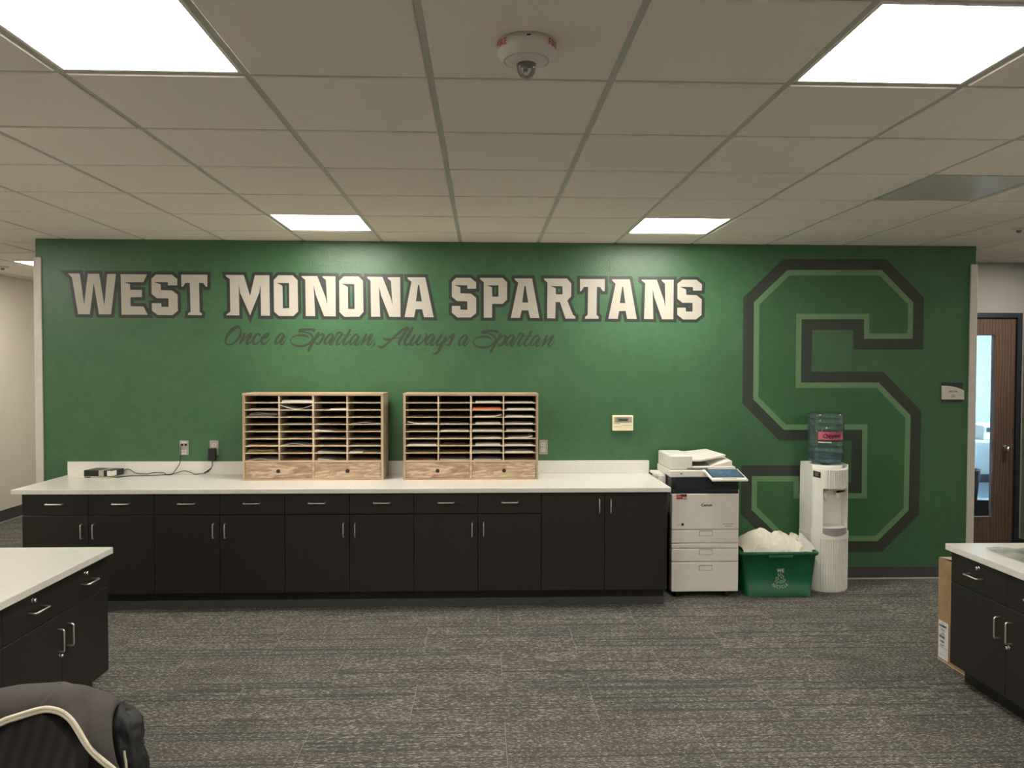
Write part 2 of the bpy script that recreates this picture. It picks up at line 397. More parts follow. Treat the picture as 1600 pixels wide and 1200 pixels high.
panels = [(-2, -1), (2, -1), (-2, 4), (2, 4), (-2, -6), (2, -6), (-7, 8), (-7, 3), (-7, -2), (-7, -7), (6, -6), (6, -1), (8, 5)]  # out-of-view panels added for room brightness; last one inferred from ceiling spill
cut = set(panels) | {(4, 2)}
i0, i1 = int(math.floor((XL-GX)/GS)), int(math.ceil((XR-GX)/GS)); j0, j1 = int(math.floor((YB-GY)/GS)), int(math.ceil((YF-GY)/GS))
mb = MB(); hw = .012
for i in range(i0, i1):
    for j in range(j0, j1):
        if (i, j) in cut: continue
        x0, x1, y0, y1 = max(XL, GX+i*GS+hw), min(XR, GX+(i+1)*GS-hw), max(YB, GY+j*GS+hw), min(YF, GY+(j+1)*GS-hw)
        if x1-x0 < .02 or y1-y0 < .02: continue
        e = .004
        vs = [(x0, y0, HC+.012), (x1, y0, HC+.012), (x1, y1, HC+.012), (x0, y1, HC+.012), (x0, y0, HC-.003), (x1, y0, HC-.003), (x1, y1, HC-.003), (x0, y1, HC-.003),
              (x0+e, y0+e, HC-.006), (x1-e, y0+e, HC-.006), (x1-e, y1-e, HC-.006), (x0+e, y1-e, HC-.006)]
        mb.add(vs, [(0, 1, 5, 4), (1, 2, 6, 5), (2, 3, 7, 6), (3, 0, 4, 7), (4, 5, 9, 8), (5, 6, 10, 9), (6, 7, 11, 10), (7, 4, 8, 11), (8, 9, 10, 11)])
mb.box(XL-.1, YB-.1, HC+.10, XR+.1, YF+.1, HC+.14)
ceil = struct('ceiling', mb, 'tile', origin=(0, 0, HC))
mb = MB()
for i in range(i0, i1+1):
    x = GX+i*GS
    if XL < x < XR: mb.box(x-hw, YB, HC, x+hw, YF, HC+.010)
for j in range(j0, j1+1):
    y = GY+j*GS
    if YB < y < YF: mb.box(XL, y-hw, HC+.0005, XR, y+hw, HC+.0095)
struct('trim_1', mb, 'tbar', origin=(0, 0, HC))

# green partition wall
WX0, WX1, WT = -3.432, 3.955, .30
struct('wall_green', MB().box(WX0, DW, 0, WX1, DW+WT, HC-.004), 'green', origin=(0, DW, 0))
mb = MB()
mb.box(WX0-.004, DW-.012, .0, WX0+.045, DW+.002, 2.533); mb.box(WX0-.012, DW-.012, 0, WX0-.0005, DW+.045, 2.533)
struct('trim_2', mb, 'cream_guard', bevel=.002)
mb = MB()
mb.box(WX1-.045, DW-.012, .0, WX1+.004, DW+.002, 2.531); mb.box(WX1+.0005, DW-.012, 0, WX1+.012, DW+.045, 2.531)
struct('trim_3', mb, 'cream_guard', bevel=.002)
mb = MB(); mb.box(1.32, DW-.012, 0.004, WX1-.046, DW-.0005, .100); struct('baseboard_green', mb, 'base', bevel=.002)
mb = MB(); mb.box(1.32, DW-.028, 0.0005, WX1-.046, DW-.0125, .010); struct('trim_4', mb, 'metal_edge')

# outer walls
struct('wall_left', MB().box(XL-.1, YB, 0, XL, YF, HC+.1), 'beige_wall', origin=(XL, 0, 0))
struct('baseboard_left', MB().box(XL+.0005, YB, .0, XL+.012, YF, .13), 'base')
struct('trim_5', MB().box(XL+.0125, YB, .0005, XL+.022, YF, .010), 'metal_edge')
struct('wall_back', MB().box(XL-.1, YF, 0, WX0+1.6, YF+.1, HC+.1), 'beige_wall', origin=(XL, YF, 0))
struct('wall_front', MB().box(XL-.1, YB-.1, 0, XR+.1, YB, HC+.1), 'beige_wall', origin=(0, YB, 0))
struct('wall_corridor', MB().box(WX0+1.6, DW+WT, 0, WX0+1.75, YF+.1, HC+.1), 'beige_wall')
struct('wall_hall', MB().box(2.2, DW+WT, 0, 2.3, 7.2, HC+.1), 'grey_wall')
# wall with the office door (door opening X 4.06 .. 4.955)
FY = 7.10; DX0, DX1, DZ = 4.02, 4.975, 2.165
mb = MB(); mb.box(2.2, FY, 0, DX0-.045, FY+.12, HC+.1); mb.box(DX1+.045, FY, 0, 5.16, FY+.12, HC+.1); mb.box(DX0-.046, FY, DZ+.045, DX1+.046, FY+.12, HC+.1)
struct('wall_office', mb, 'grey_wall', origin=(4, FY, 0))
JX = 5.045
mb = MB(); mb.box(JX, 6.93, 0, 5.16, FY-.001, HC+.1); mb.box(JX, 6.40, DZ+.045, 5.16, 6.929, HC+.1); mb.box(5.16, 6.40, 0, XR+.1, 6.5, HC+.1)
struct('wall_side', mb, 'grey_wall', origin=(JX, 6, 0))
struct('baseboard_side', MB().box(JX-.012, 6.94, 0, JX-.0005, FY-.013, .10), 'base')
struct('baseboard_office', MB().box(DX1+.046, FY-.012, 0, JX-.0005, FY-.0005, .10), 'base')
struct('wall_right', MB().box(XR, YB, 0, XR+.1, 6.45, HC+.1), 'beige_wall', origin=(XR, 0, 0))
# navy frames and doors
def doorframe(name, x0, x1, y0, y1, z1, axis):
    mb = MB(); t = .045
    if axis == 'x':
        mb.box(x0-t, y0, 0, x0, y1, z1+t); mb.box(x1, y0, 0, x1+t, y1, z1+t); mb.box(x0, y0, z1, x1, y1, z1+t)
        mb.box(x0, y0+.07, 0, x0+.012, y1, z1); mb.box(x1-.012, y0+.07, 0, x1, y1, z1); mb.box(x0+.012, y0+.07, z1-.012, x1-.012, y1, z1)
    else:
        mb.box(x0, y0, 0, x1, y0+t, z1+t); mb.box(x0, y1-t, 0, x1, y1, z1+t); mb.box(x0, y0+t, z1, x1, y1-t, z1+t)
    return struct(name, mb, 'navy', bevel=.002)
doorframe('trim_6', DX0, DX1, FY-.02, FY+.125, DZ, 'x')
doorframe('trim_7', JX-.015, 5.15, 6.40, 6.93, DZ, 'y')
d2 = struct('door_2', MB().box(JX+.03, 6.446, .01, JX+.07, 6.884, DZ-.005), 'door_oak')
# door_1 with narrow window
gx0, gx1, gz0, gz1 = 4.585, 4.785, .287, 2.014; dx0, dx1, dy0, dy1 = DX0+.003, DX1-.003, FY+.008, FY+.050
mb = MB(); mb.box(dx0, dy0, .01, gx0, dy1, DZ-.004); mb.box(gx1, dy0, .01, dx1, dy1, DZ-.004); mb.box(gx0, dy0, .01, gx1, dy1, gz0); mb.box(gx0, dy0, gz1, gx1, dy1, DZ-.004)
d1 = struct('door_1', mb, 'door_oak')
mb = MB(); b = .012
mb.box(gx0, dy0-.004, gz0, gx0+b, dy1+.004, gz1); mb.box(gx1-b, dy0-.004, gz0, gx1, dy1+.004, gz1); mb.box(gx0+b, dy0-.004, gz0, gx1-b, dy1+.004, gz0+b); mb.box(gx0+b, dy0-.004, gz1-b, gx1-b, dy1+.004, gz1)
mb.build('glazing_bead', 'door_oak', d1)
MB().box(gx0+b, dy0+.015, gz0+b, gx1-b, dy0+.021, gz1-b).build('pane', 'glass', d1)
k = MB().lathe([(.030, -.004), (.030, -.012), (.012, -.016), (.011, -.035), (.022, -.042), (.028, -.055), (.026, -.068), (.014, -.075), (0.0001, -.076)], (4.885, dy0, .945), 24, 'Y').build('door_knob', 'chrome', d1)
MB().rbox(4.950, dy0-.003, 1.00, 4.962, dy0+.001, 1.13, .001, 1).build('strike_plate', 'chrome', d1)

# the office beyond
OX0, OX1, OY1 = 3.2, 8.0, 11.2
struct('floor_office', MB().box(2.9, FY+.12, -.06, OX1, OY1, 0.0), 'blue_carpet', origin=(4, 8, 0))
struct('ceiling_office', MB().box(2.9, FY+.12, 2.6, OX1+.1, OY1+.1, 2.7), 'tile', origin=(4, 8, 2.6))
struct('wall_office_back', MB().box(2.9, OY1, 0, OX1+.1, OY1+.1, 2.7), 'white_wall')
struct('baseboard_office_back', MB().box(3.3, OY1-.014, 0, OX1, OY1-.001, .12), 'base')
struct('wall_office_left', MB().box(3.1, FY+.12, 0, 3.2, OY1, 2.7), 'white_wall')
wy0, wy1, wz0, wz1 = 7.6, 10.7, .5, 2.35
mb = MB(); mb.box(OX1, FY, 0, OX1+.1, wy0, 2.7); mb.box(OX1, wy1, 0, OX1+.1, OY1, 2.7); mb.box(OX1, wy0, 0, OX1+.1, wy1, wz0); mb.box(OX1, wy0, wz1, OX1+.1, wy1, 2.7); mb.box(5.16, FY, 0, OX1+.1, FY+.12, 2.7)
struct('wall_office_right', mb, 'white_wall')
w1 = struct('window_1', MB().box(OX1+.02, wy0, wz0, OX1+.07, wy0+.05, wz1).box(OX1+.02, wy1-.05, wz0, OX1+.07, wy1, wz1).box(OX1+.02, wy0+.05, wz0, OX1+.07, wy1-.05, wz0+.05).box(OX1+.02, wy0+.05, wz1-.05, OX1+.07, wy1-.05, wz1).box(OX1+.02, 9.27, wz0+.05, OX1+.07, 9.33, wz1-.05), 'cream_guard')
MB().box(OX1+.04, wy0+.05, wz0+.05, OX1+.046, wy1-.05, wz1-.05).build('pane', 'glass', w1)
# desk, printer and bag seen through the door window
def on(x, y, Y): return onY(x, y, Y)
dk = thing('office_desk', (6.95, 10.3, 0), 'white topped desk on slim legs seen through the wooden door window', 'desk')
MB().rbox(6.0, 9.95, .70, 7.9, 10.7, .735, .006).build('desktop', 'white_plastic', dk)
for x in (6.10, 6.83, 7.80):
    for y in (10.02, 10.62): MB().lathe([(.022, 0), (.022, .70)], (x, y, 0), 14).build('leg', 'chrome', dk)
op = thing('desktop_printer', (6.9, 10.3, .735), 'pale desktop machine with a small dark display on the white office desk', 'printer')
MB().rbox(6.62, 10.05, .735, 7.15, 10.5, .93, .015).build('body', 'recess', op)
MB().box(6.66, 10.045, .84, 6.75, 10.049, .90).build('display', 'black', op)
og = thing('waste_bin', (5.83, 9.2, 0), 'black open bin on the office floor, glimpsed low behind the door window', 'bin')
mb = MB().lathe([(.13, .0), (.17, .46), (.178, .47), (.16, .46), (.12, .02)], (5.83, 9.2, 0), 28); mb.build('bin_body', 'black', og)

# ------------------------------------------------------------------ ceiling fixtures
def light_panel(i, j, label):
    x, y = GX+(i+.5)*GS, GY+(j+.5)*GS
    t = thing('ceiling_light', (x, y, HC), label, 'ceiling light', 'square flat panel lights in the ceiling grid')
    a = GS/2-hw; b = a-.012; mb = MB()
    for (x0, y0, x1, y1) in ((-a, -a, a, -b), (-a, b, a, a), (-a, -b, -b, b), (b, -b, a, b)): mb.box(x+x0, y+y0, HC-.002, x+x1, y+y1, HC+.02)
    mb.build('frame', 'white_plastic', t)
    MB().box(x-b, y-b, HC+.002, x+b, y+b, HC+.012).build('diffuser', 'panel', t)
    return t
L0 = light_panel(-2, -1, 'glowing square ceiling panel, the large one cut off by the top left corner')
labs = {(2, -1): 'glowing square ceiling panel, the large one cut off by the top right corner', (-2, 4): 'small glowing ceiling panel close to the green wall, above the white word MONONA',
        (2, 4): 'small glowing ceiling panel close to the green wall, above the end of the white lettering', (-7, 8): 'glowing ceiling panel far left, mostly hidden behind the end of the green wall',
        (-2, -6): 'added square ceiling panel, unseen behind the viewer on the left', (2, -6): 'added square ceiling panel, unseen behind the viewer on the right', (-7, 3): 'added ceiling panel out of view over the left aisle, nearer the hall',
        (-7, -2): 'added ceiling panel out of view over the left desks', (-7, -7): 'added ceiling panel out of view at the far left behind the viewer', (6, -6): 'added ceiling panel out of view at the far right behind the viewer', (6, -1): 'added ceiling panel out of view over the right desks', (8, 5): 'ceiling panel just out of view at the right, near the office door'}
for (i, j), lb in labs.items(): dup(L0, None, ((i+2)*GS, (j+1)*GS, 0), lb)
# perforated return grille
x, y = GX+4.5*GS, GY+2.5*GS; a = GS/2-hw
t = thing('return_air_grille', (x, y, HC), 'grey perforated square air return panel set in the ceiling at the right', 'air vent')
MB().box(x-a+.01, y-a+.01, HC-.001, x+a-.01, y+a-.01, HC+.006).build('perforated_panel', 'perf', t)
mb = MB()
for (x0, y0, x1, y1) in ((-a, -a, a, -a+.01), (-a, a-.01, a, a), (-a, -a+.01, -a+.01, a-.01), (a-.01, -a+.01, a, a-.01)): mb.box(x+x0, y+y0, HC-.003, x+x1, y+y1, HC+.008)
mb.build('frame', 'tbar', t)
# sprinklers
def sprinkler(x, y, label):
    t = thing('fire_sprinkler', (x, y, HC-.006), label, 'sprinkler', 'ceiling sprinklers')
    MB().lathe([(.001, 0), (.055, 0), (.055, -.004), (.042, -.010), (.0001, -.012)], (x, y, HC-.006), 28).build('escutcheon', 'detector', t)
    MB().lathe([(.016, -.010), (.018, -.026), (.010, -.030), (.0001, -.031)], (x, y, HC-.006), 16).build('sprinkler_head', 'chrome_dark', t)
sprinkler(3.74, 5.33, 'small round ceiling sprinkler at the right edge, above the green wall end')
sprinkler(-4.76, 7.94, 'small round sprinkler on the ceiling at the far left beyond the green wall')
# horn strobe
dc = Vector((.129, 2.352, HC-.006))
t = thing('smoke_alarm_strobe', dc, 'round white fire alarm with red FIRE lettering and clear strobe dome on the ceiling', 'fire alarm')
MB().lathe([(.078, 0), (.090, -.001), (.0895, -.028), (.084, -.038), (.070, -.052), (.066, -.0535), (.066, -.051), (.0650, -.0505)], dc, 64, caps=False).build('housing', 'detector', t)
MB().lathe([(.0655, -.050), (.060, -.056), (.034, -.062), (.030, -.062)], dc, 48, caps=False).build('grille_cap', 'detector', t)
MB().lathe([(.0335, -.060), (.028, -.050), (.014, -.046), (.0001, -.045)], dc, 32, caps=False).build('reflector', 'chrome_dark', t)
MB().lathe([(.030, -.060), (.029, -.070), (.027, -.084), (.020, -.096), (.010, -.101), (.0001, -.102)], dc, 32, caps=False).build('strobe_dome', 'dome', t)
MB().rbox(dc.x-.010, dc.y-.008, dc.z-.084, dc.x+.004, dc.y+.006, dc.z-.062, .002, 1).build('flash_tube', 'chrome_dark', t)
for ang in (-PI/2-1.02, -PI/2+1.0):
    mb = MB()
    for sgn in (1,):
        def fn(u, v, ang=ang): th = ang+u/.09; return (dc.x+.0906*math.cos(th), dc.y+.0906*math.sin(th), dc.z-.027+v)
        puttext(mb, 'FIRE', .027, fn, 1.10, .92, .0006)
    mb.build('fire_lettering', 'red', t, fix=False)
mb = MB()
for k_ in range(-3, 4): th = -PI/2+.02+k_*.018; mb.quad(*[(dc.x+.0905*math.cos(th+a_), dc.y+.0905*math.sin(th+a_), dc.z+z_) for a_, z_ in ((-.0095, -.013), (.0095, -.013), (.0095, -.008), (-.0095, -.008))])
mb.build('indicator_slot', 'black', t)

# ------------------------------------------------------------------ wall lettering (painted on the green wall)
def zmap(ox, oy, sc):
    return lambda pts: [(ox+x/sc, oy+y/sc) for x, y in pts]
glyphs = []
m = zmap(95, 415, 6.667)
glyphs.append((m([(75,82),(200,82),(245,410),(283,85),(402,85),(455,420),(485,88),(577,88),(525,508),(400,508),(345,180),(305,508),(182,506),(118,122)]),))
glyphs.append((m([(625,90),(900,92),(862,173),(660,175),(722,193),(724,252),(846,254),(846,328),(726,330),(728,424),(862,426),(908,512),(635,512)]),))
glyphs.append((m([(995,93),(1158,95),(1215,140),(1214,206),(1118,206),(1118,174),(968,172),(1042,196),(1044,256),(1158,258),(1217,302),(1220,472),(1165,516),(1010,514),(952,470),(950,392),(1048,392),(1050,430),(1124,430),(1124,342),(1004,340),(948,296),(946,135)]),))
glyphs.append((m([(1256,94),(1529,96),(1527,220),(1512,220),(1485,182),(1441,180),(1448,482),(1472,500),(1470,516),(1326,515),(1328,498),(1354,480),(1345,180),(1300,180),(1274,220),(1258,220)]),))
m = zmap(340, 415, 8.889)
glyphs.append((m([(115,130),(365,132),(452,420),(520,134),(720,134),(728,696),(606,696),(597,260),(580,375),(452,690),(315,380),(297,260),(303,692),(124,690),(124,680),(178,640),(170,188),(118,150)]),))
glyphs.append((m([(845,134),(1045,136),(1112,204),(1120,636),(1055,700),(855,700),(786,640),(780,202)]), m([(820,242),(993,242),(996,592),(908,594),(903,288),(890,272)])))
glyphs.append((m([(1168,145),(1385,147),(1500,440),(1525,550),(1505,200),(1458,162),(1458,148),(1638,150),(1642,705),(1480,703),(1365,405),(1335,270),(1357,702),(1226,700),(1218,198),(1168,158)]),))
m = zmap(510, 415, 8.889)
glyphs.append((m([(243,150),(448,150),(508,212),(515,645),(455,710),(248,710),(182,645),(178,210)]), m([(215,252),(388,258),(392,603),(303,603),(300,298)])))
glyphs.append((m([(568,155),(780,157),(897,460),(918,560),(897,215),(855,182),(855,162),(1025,160),(1030,714),(877,712),(760,410),(730,290),(748,710),(622,710),(613,212),(568,175)]),))
glyphs.append((m([(1127,163),(1373,163),(1490,718),(1357,716),(1330,607),(1240,607),(1218,718),(1087,714),(1182,225),(1130,185)]), m([(1273,270),(1288,270),(1326,497),(1244,497)])))
m = zmap(695, 420, 7.619)
glyphs.append((m([(135,107),(305,108),(374,162),(372,238),(268,238),(268,198),(110,193),(184,220),(186,292),(312,296),(374,345),(374,528),(308,580),(152,580),(84,522),(84,443),(184,443),(186,486),(268,488),(268,388),(145,384),(84,332),(84,160)]),))
glyphs.append((m([(420,108),(688,108),(742,162),(740,370),(688,418),(564,418),(562,582),(464,582),(464,162),(420,125)]), m([(497,197),(638,198),(638,332),(565,332),(562,220)])))
glyphs.append((m([(832,115),(1038,115),(1126,586),(1016,586),(993,495),(915,495),(894,584),(786,584),(874,165),(832,130)]), m([(947,206),(962,206),(993,402),(922,402)])))
glyphs.append((m([(1182,115),(1455,117),(1505,176),(1503,328),(1458,380),(1524,545),(1555,572),(1553,592),(1437,592),(1370,396),(1320,396),(1314,590),(1218,588),(1222,165),(1182,130)]), m([(1257,206),(1400,208),(1402,304),(1322,304),(1320,232)])))
m = zmap(890, 420, 7.273)
glyphs.append((m([(118,117),(400,117),(398,254),(378,254),(345,208),(310,206),(306,525),(330,545),(328,567),(175,567),(177,545),(205,525),(210,206),(165,206),(130,254),(118,254)]),))
glyphs.append((m([(482,120),(683,120),(762,570),(652,568),(637,480),(562,480),(547,568),(440,566),(522,170),(482,134)]), m([(596,205),(607,205),(632,390),(570,390)])))
glyphs.append((m([(817,124),(990,124),(1072,360),(1087,440),(1083,170),(1047,138),(1047,124),(1182,124),(1178,574),(1050,574),(960,320),(943,230),(950,572),(845,570),(858,165),(817,134)]),))
glyphs.append((m([(1282,124),(1440,124),(1504,178),(1500,248),(1402,248),(1400,208),(1250,204),(1322,235),(1326,296),(1442,300),(1500,348),(1498,525),(1434,576),(1290,576),(1222,522),(1222,442),(1318,442),(1320,486),(1396,486),(1396,388),(1280,386),(1224,340),(1224,170)]),))
def wallpt(depth): return lambda x, y: tuple(onY(x, y, DW-depth))
def towall(loop):   # measured outline -> metres on the wall
    return [(p.x, p.z) for p in (onY(x, y, DW) for x, y in loop)]
def area(lp): return sum(lp[i][0]*lp[(i+1) % len(lp)][1]-lp[(i+1) % len(lp)][0]*lp[i][1] for i in range(len(lp)))/2
def offset_band(mb, lp, d, Y, outward=True):
    """mitred border strip of width d along a closed outline"""
    if (area(lp) < 0) == outward: lp = lp[::-1]     # ccw -> outward normal is right side
    n = len(lp)
    for i in range(n):
        a, b, c = Vector(lp[i-1]), Vector(lp[i]), Vector(lp[(i+1) % n])
        e1, e2 = (b-a).normalized(), (c-b).normalized(); n1, n2 = Vector((e1.y, -e1.x)), Vector((e2.y, -e2.x))
        Yk = Y-(i+1)*2.5e-5
        mb.add([(p.x, Yk, p.y) for p in (b, c, c+n2*d, b+n2*d)], [(0, 1, 2, 3)])
        if e1.x*e2.y-e1.y*e2.x > 0:
            den = 1+n1.dot(n2)
            mt = b+(n1+n2)*(d/max(den, .16))
            mb.add([(p.x, Yk+1.2e-5, p.y) for p in (b, b+n1*d, mt, b+n2*d)], [(0, 1, 2, 3)])
def mitre(lp, d):
    """parallel outline at distance d (positive = outward)"""
    if area(lp) < 0: lp = lp[::-1]
    out = []
    for i in range(len(lp)):
        a, b, c = Vector(lp[i-1]), Vector(lp[i]), Vector(lp[(i+1) % len(lp)])
        e1, e2 = (b-a).normalized(), (c-b).normalized(); n1, n2 = Vector((e1.y, -e1.x)), Vector((e2.y, -e2.x))
        out.append(tuple(b+(n1+n2)*(d/(1+n1.dot(n2)))))
    return out
def ringband(mb, lp, d0, d1, Y):
    A_, B_ = mitre(lp, d0), mitre(lp, d1); n = len(A_)
    return mb.add([(x, Y, z) for x, z in A_+B_], [(i, (i+1) % n, n+(i+1) % n, n+i) for i in range(n)])
wl = thing('painted_slogan', (-.75, DW, 2.2), 'large cream block lettering WEST MONONA SPARTANS with dark outline on the green wall', 'wall lettering')
mb = MB()
for gi, g in enumerate(glyphs):
    outer = towall(g[0]); yg = DW-.0009-(gi % 2)*.0006
    offset_band(mb, outer, .0245, yg)
    if len(g) > 1: offset_band(mb, towall(g[1]), .017, yg, False)
mb.build('dark_outline', 'letter_dark', wl)
wl['_o'] = tuple(wl.location)
for g in glyphs:
    MB().slab([towall(q) for q in g], lambda x, z: (x, DW-.0030, z)).build('letter', 'letter_cream', wl)
# script line
def st(pts, dx=0, dy=0): return [(x+dx, y+dy, w) for x, y, w in pts]
a_ = [[(875,212,14),(850,187,20),(805,220,24),(765,280,26),(763,322,24),(790,322,14),(830,272,12),(868,222,14)], [(882,225,26),(848,280,30),(832,325,26),(856,337,18),(885,300,10),(912,252,5)]]
n_ = [[(505,205,26),(475,270,28),(440,345,20)], [(440,345,12),(510,270,14),(575,208,18),(592,212,22),(560,265,30),(528,318,28),(545,350,20),(590,305,10),(622,255,5)]]
r_ = [[(28,315,8),(75,250,12),(108,185,18)], [(108,190,22),(128,172,24),(172,192,24),(150,225,26),(105,295,26),(108,342,22),(150,312,12),(200,262,10)]]
t_ = [[(283,142,28),(240,225,26),(195,295,26),(198,340,22),(240,328,16),(285,280,8)], [(200,210,8),(250,212,10),(300,205,8)]]
S_ = [[(1290,158,20),(1296,135,28),(1200,132,26),(1115,140,28),(1095,158,26),(1160,166,16),(1230,185,20),(1272,222,22),(1268,280,20),(1220,330,22),(1150,358,26),(1070,362,24),(1000,335,18),(968,295,12),(985,250,12),(1050,218,16),(1130,212,24),(1190,225,22),(1228,246,6)]]
p_ = [[(1358,178,24),(1320,240,28),(1280,310,30),(1240,380,30),(1222,424,26)], [(1310,280,12),(1370,215,14),(1415,197,22),(1428,228,28),(1400,280,28),(1355,335,22),(1322,322,20)]]
Z6, Z7, Z8 = (345, 500), (515, 500), (690, 500)
strokes = []
def put(z, ss, dx=0, dy=0):
    for s_ in ss: strokes.append([(z[0]+(x+dx)/8.889, z[1]+(y+dy)/8.889, w/8.889) for x, y, w in s_])
put(Z6, [[(268,112,12),(238,92,30),(172,128,40),(118,180,34),(82,235,26),(63,290,22),(80,332,16),(120,343,12),(175,325,20),(230,275,26),(265,220,28),(282,160,18),(270,120,10),(244,116,8)]])
put(Z6, [[(330,192,26),(298,255,28),(268,325,22)], [(268,325,12),(325,265,14),(390,202,18),(422,190,24),(398,240,34),(362,300,30),(368,336,22),(402,312,14),(445,275,12)],
         [(545,212,24),(512,190,20),(472,230,30),(445,290,30),(460,332,24),(500,325,16),(560,275,10)],
         [(572,262,14),(635,238,20),(665,202,22),(645,188,18),(602,222,28),(568,275,30),(575,325,26),(612,330,20),(650,300,12),(692,248,6)]])
put(Z6, a_); put(Z6, S_); put(Z6, p_); put(Z6, a_, 682, 6)
put(Z7, r_); put(Z7, t_); put(Z7, a_, -475, 12); put(Z7, n_)
put(Z7, [[(625,325,16),(610,350,20),(582,382,8)], [(685,362,18),(715,380,28),(760,360,26),(830,300,22),(920,215,24),(1000,150,30),(1070,112,32),(1090,125,28)], [(1078,130,28),(1020,215,30),(978,285,30),(965,330,24),(978,366,8)],
         [(745,256,14),(785,270,28),(850,265,20),(920,252,10),(1000,250,8),(1040,265,8)], [(1150,112,26),(1110,185,34),(1060,265,30),(1045,325,26),(1070,350,20),(1115,315,12)],
         [(1182,212,22),(1135,290,28),(1118,335,24),(1145,348,20),(1200,290,12),(1262,218,22)], [(1262,218,22),(1215,290,28),(1212,335,24),(1242,338,18),(1310,282,16),(1345,230,26),(1340,190,10)]])
put(Z7, a_, 575, 14)
put(Z7, [[(1556,212,24),(1512,280,28),(1488,335,26),(1515,352,18),(1570,295,12),(1605,245,18)], [(1618,240,24),(1565,330,30),(1515,425,30),(1475,470,24),(1430,462,8)]])
put(Z8, [[(36,322,8),(100,255,14),(160,202,22),(162,225,30),(135,285,30),(115,335,26),(85,352,18),(55,342,8)]])
put(Z8, a_, -523, 22); put(Z8, S_, -528, 20); put(Z8, p_, -535, 20); put(Z8, a_, 128, 20)
put(Z8, r_, 965, 18); put(Z8, t_, 960, 18); put(Z8, a_, 480, 26); put(Z8, n_, 957, 18)
mb = MB()
for si, s_ in enumerate(strokes):
    yd = DW-.0008-(si % 10)*6e-5; c = catmull(s_, 5); P = [(onY(x, y, DW), 1.28*w/ (F/DW)) for x, y, w in c]
    L, R_ = [], []
    for i, (p, w) in enumerate(P):
        q0, q1 = P[max(i-1, 0)][0], P[min(i+1, len(P)-1)][0]; tx, tz = q1.x-q0.x, q1.z-q0.z; l = math.hypot(tx, tz) or 1
        nx, nz = -tz/l*w/2, tx/l*w/2; L.append((p.x+nx, yd-i*4e-6, p.z+nz)); R_.append((p.x-nx, yd-i*4e-6, p.z-nz))
    k = len(L); mb.add(L+R_, [(i, i+1, k+i+1, k+i) for i in range(k-1)])
    for (p, w) in (P[0], P[-1]):
        if w > .004: mb.add([(p.x+w/2*math.cos(a)*.98, yd+2e-5, p.z+w/2*math.sin(a)*.98) for a in [2*PI*j/12 for j in range(12)]], [tuple(range(12))])
tag(mb.build('painted_script', 'script_dark'), 'dark brush script Once a Spartan, Always a Spartan below the block letters', 'wall lettering')
# big block S
m = zmap(1120, 380, 2.2229)
Sg = towall(m([(245,93),(573,93),(682,205),(680,332),(511,332),(511,264),(294,264),(292,484),(562,484),(673,598),(666,928),(558,1035),(232,1035),(120,925),(122,809),(285,809),(285,868),(503,868),(505,648),(232,648),(126,542),(129,205)]))
bs = thing('painted_letter', (2.8, DW, 1.4), 'giant green block letter S painted on the wall behind the water cooler', 'mural')
mb = MB(); ringband(mb, Sg, 0, .0865, DW-.0012); mb.build('dark_border', 's_dark', bs)
mb = MB(); ringband(mb, Sg, -.043, 0, DW-.0012); mb.build('light_border', 's_light', bs)
MB().slab([mitre(Sg, -.043)], lambda x, z: (x, DW-.0012, z)).build('letter_fill', 's_fill', bs)

# ------------------------------------------------------------------ things on the green wall
def outlet_plate(x0, x1, z0, z1, t):
    MB().rbox(x0, DW-.006, z0, x1, DW-.0005, z1, .002, 2).build('face_plate', 'steel', t)
t = thing('data_outlet', (-2.318, DW, 1.067), 'steel data plate with two dark jacks on the green wall, left of the power outlet', 'wall outlet')
outlet_plate(-2.352, -2.284, 1.010, 1.124, t)
for x in (-2.334, -2.304): MB().rbox(x-.009, DW-.009, 1.082, x+.009, DW-.006, 1.098, .001, 1).build('jack', 'black', t)
for x in (-2.329, -2.307): MB().rbox(x-.008, DW-.009, 1.034, x+.008, DW-.006, 1.050, .001, 1).build('blank_insert', 'ivory', t)
for z in (1.104, 1.016): MB().rbox(-2.336, DW-.009, z, -2.300, DW-.006, z+.012, .001, 1).build('label_window', 'white_flat', t)
def duplex(xc, label):
    t = thing('power_outlet', (xc, DW, 1.067), label, 'wall outlet', 'power outlets on the green wall')
    outlet_plate(xc-.034, xc+.034, 1.010, 1.124, t)
    for z in (1.088, 1.047):
        r = MB().rbox(xc-.017, DW-.009, z-.015, xc+.017, DW-.006, z+.015, .006, 2).build('socket', 'ivory', t)
        MB().box(xc-.008, DW-.0096, z-.003, xc-.005, DW-.0088, z+.007).box(xc+.005, DW-.0096, z-.003, xc+.008, DW-.0088, z+.007).box(xc-.002, DW-.0096, z-.011, xc+.002, DW-.0088, z-.007).build('slots', 'black', r)
    return t
o1 = duplex(-2.088, 'steel power outlet on the green wall with a black adapter plugged in')
dup(o1, None, (2.567, 0, 0), 'power outlet half hidden at the right side of the right mail sorter')
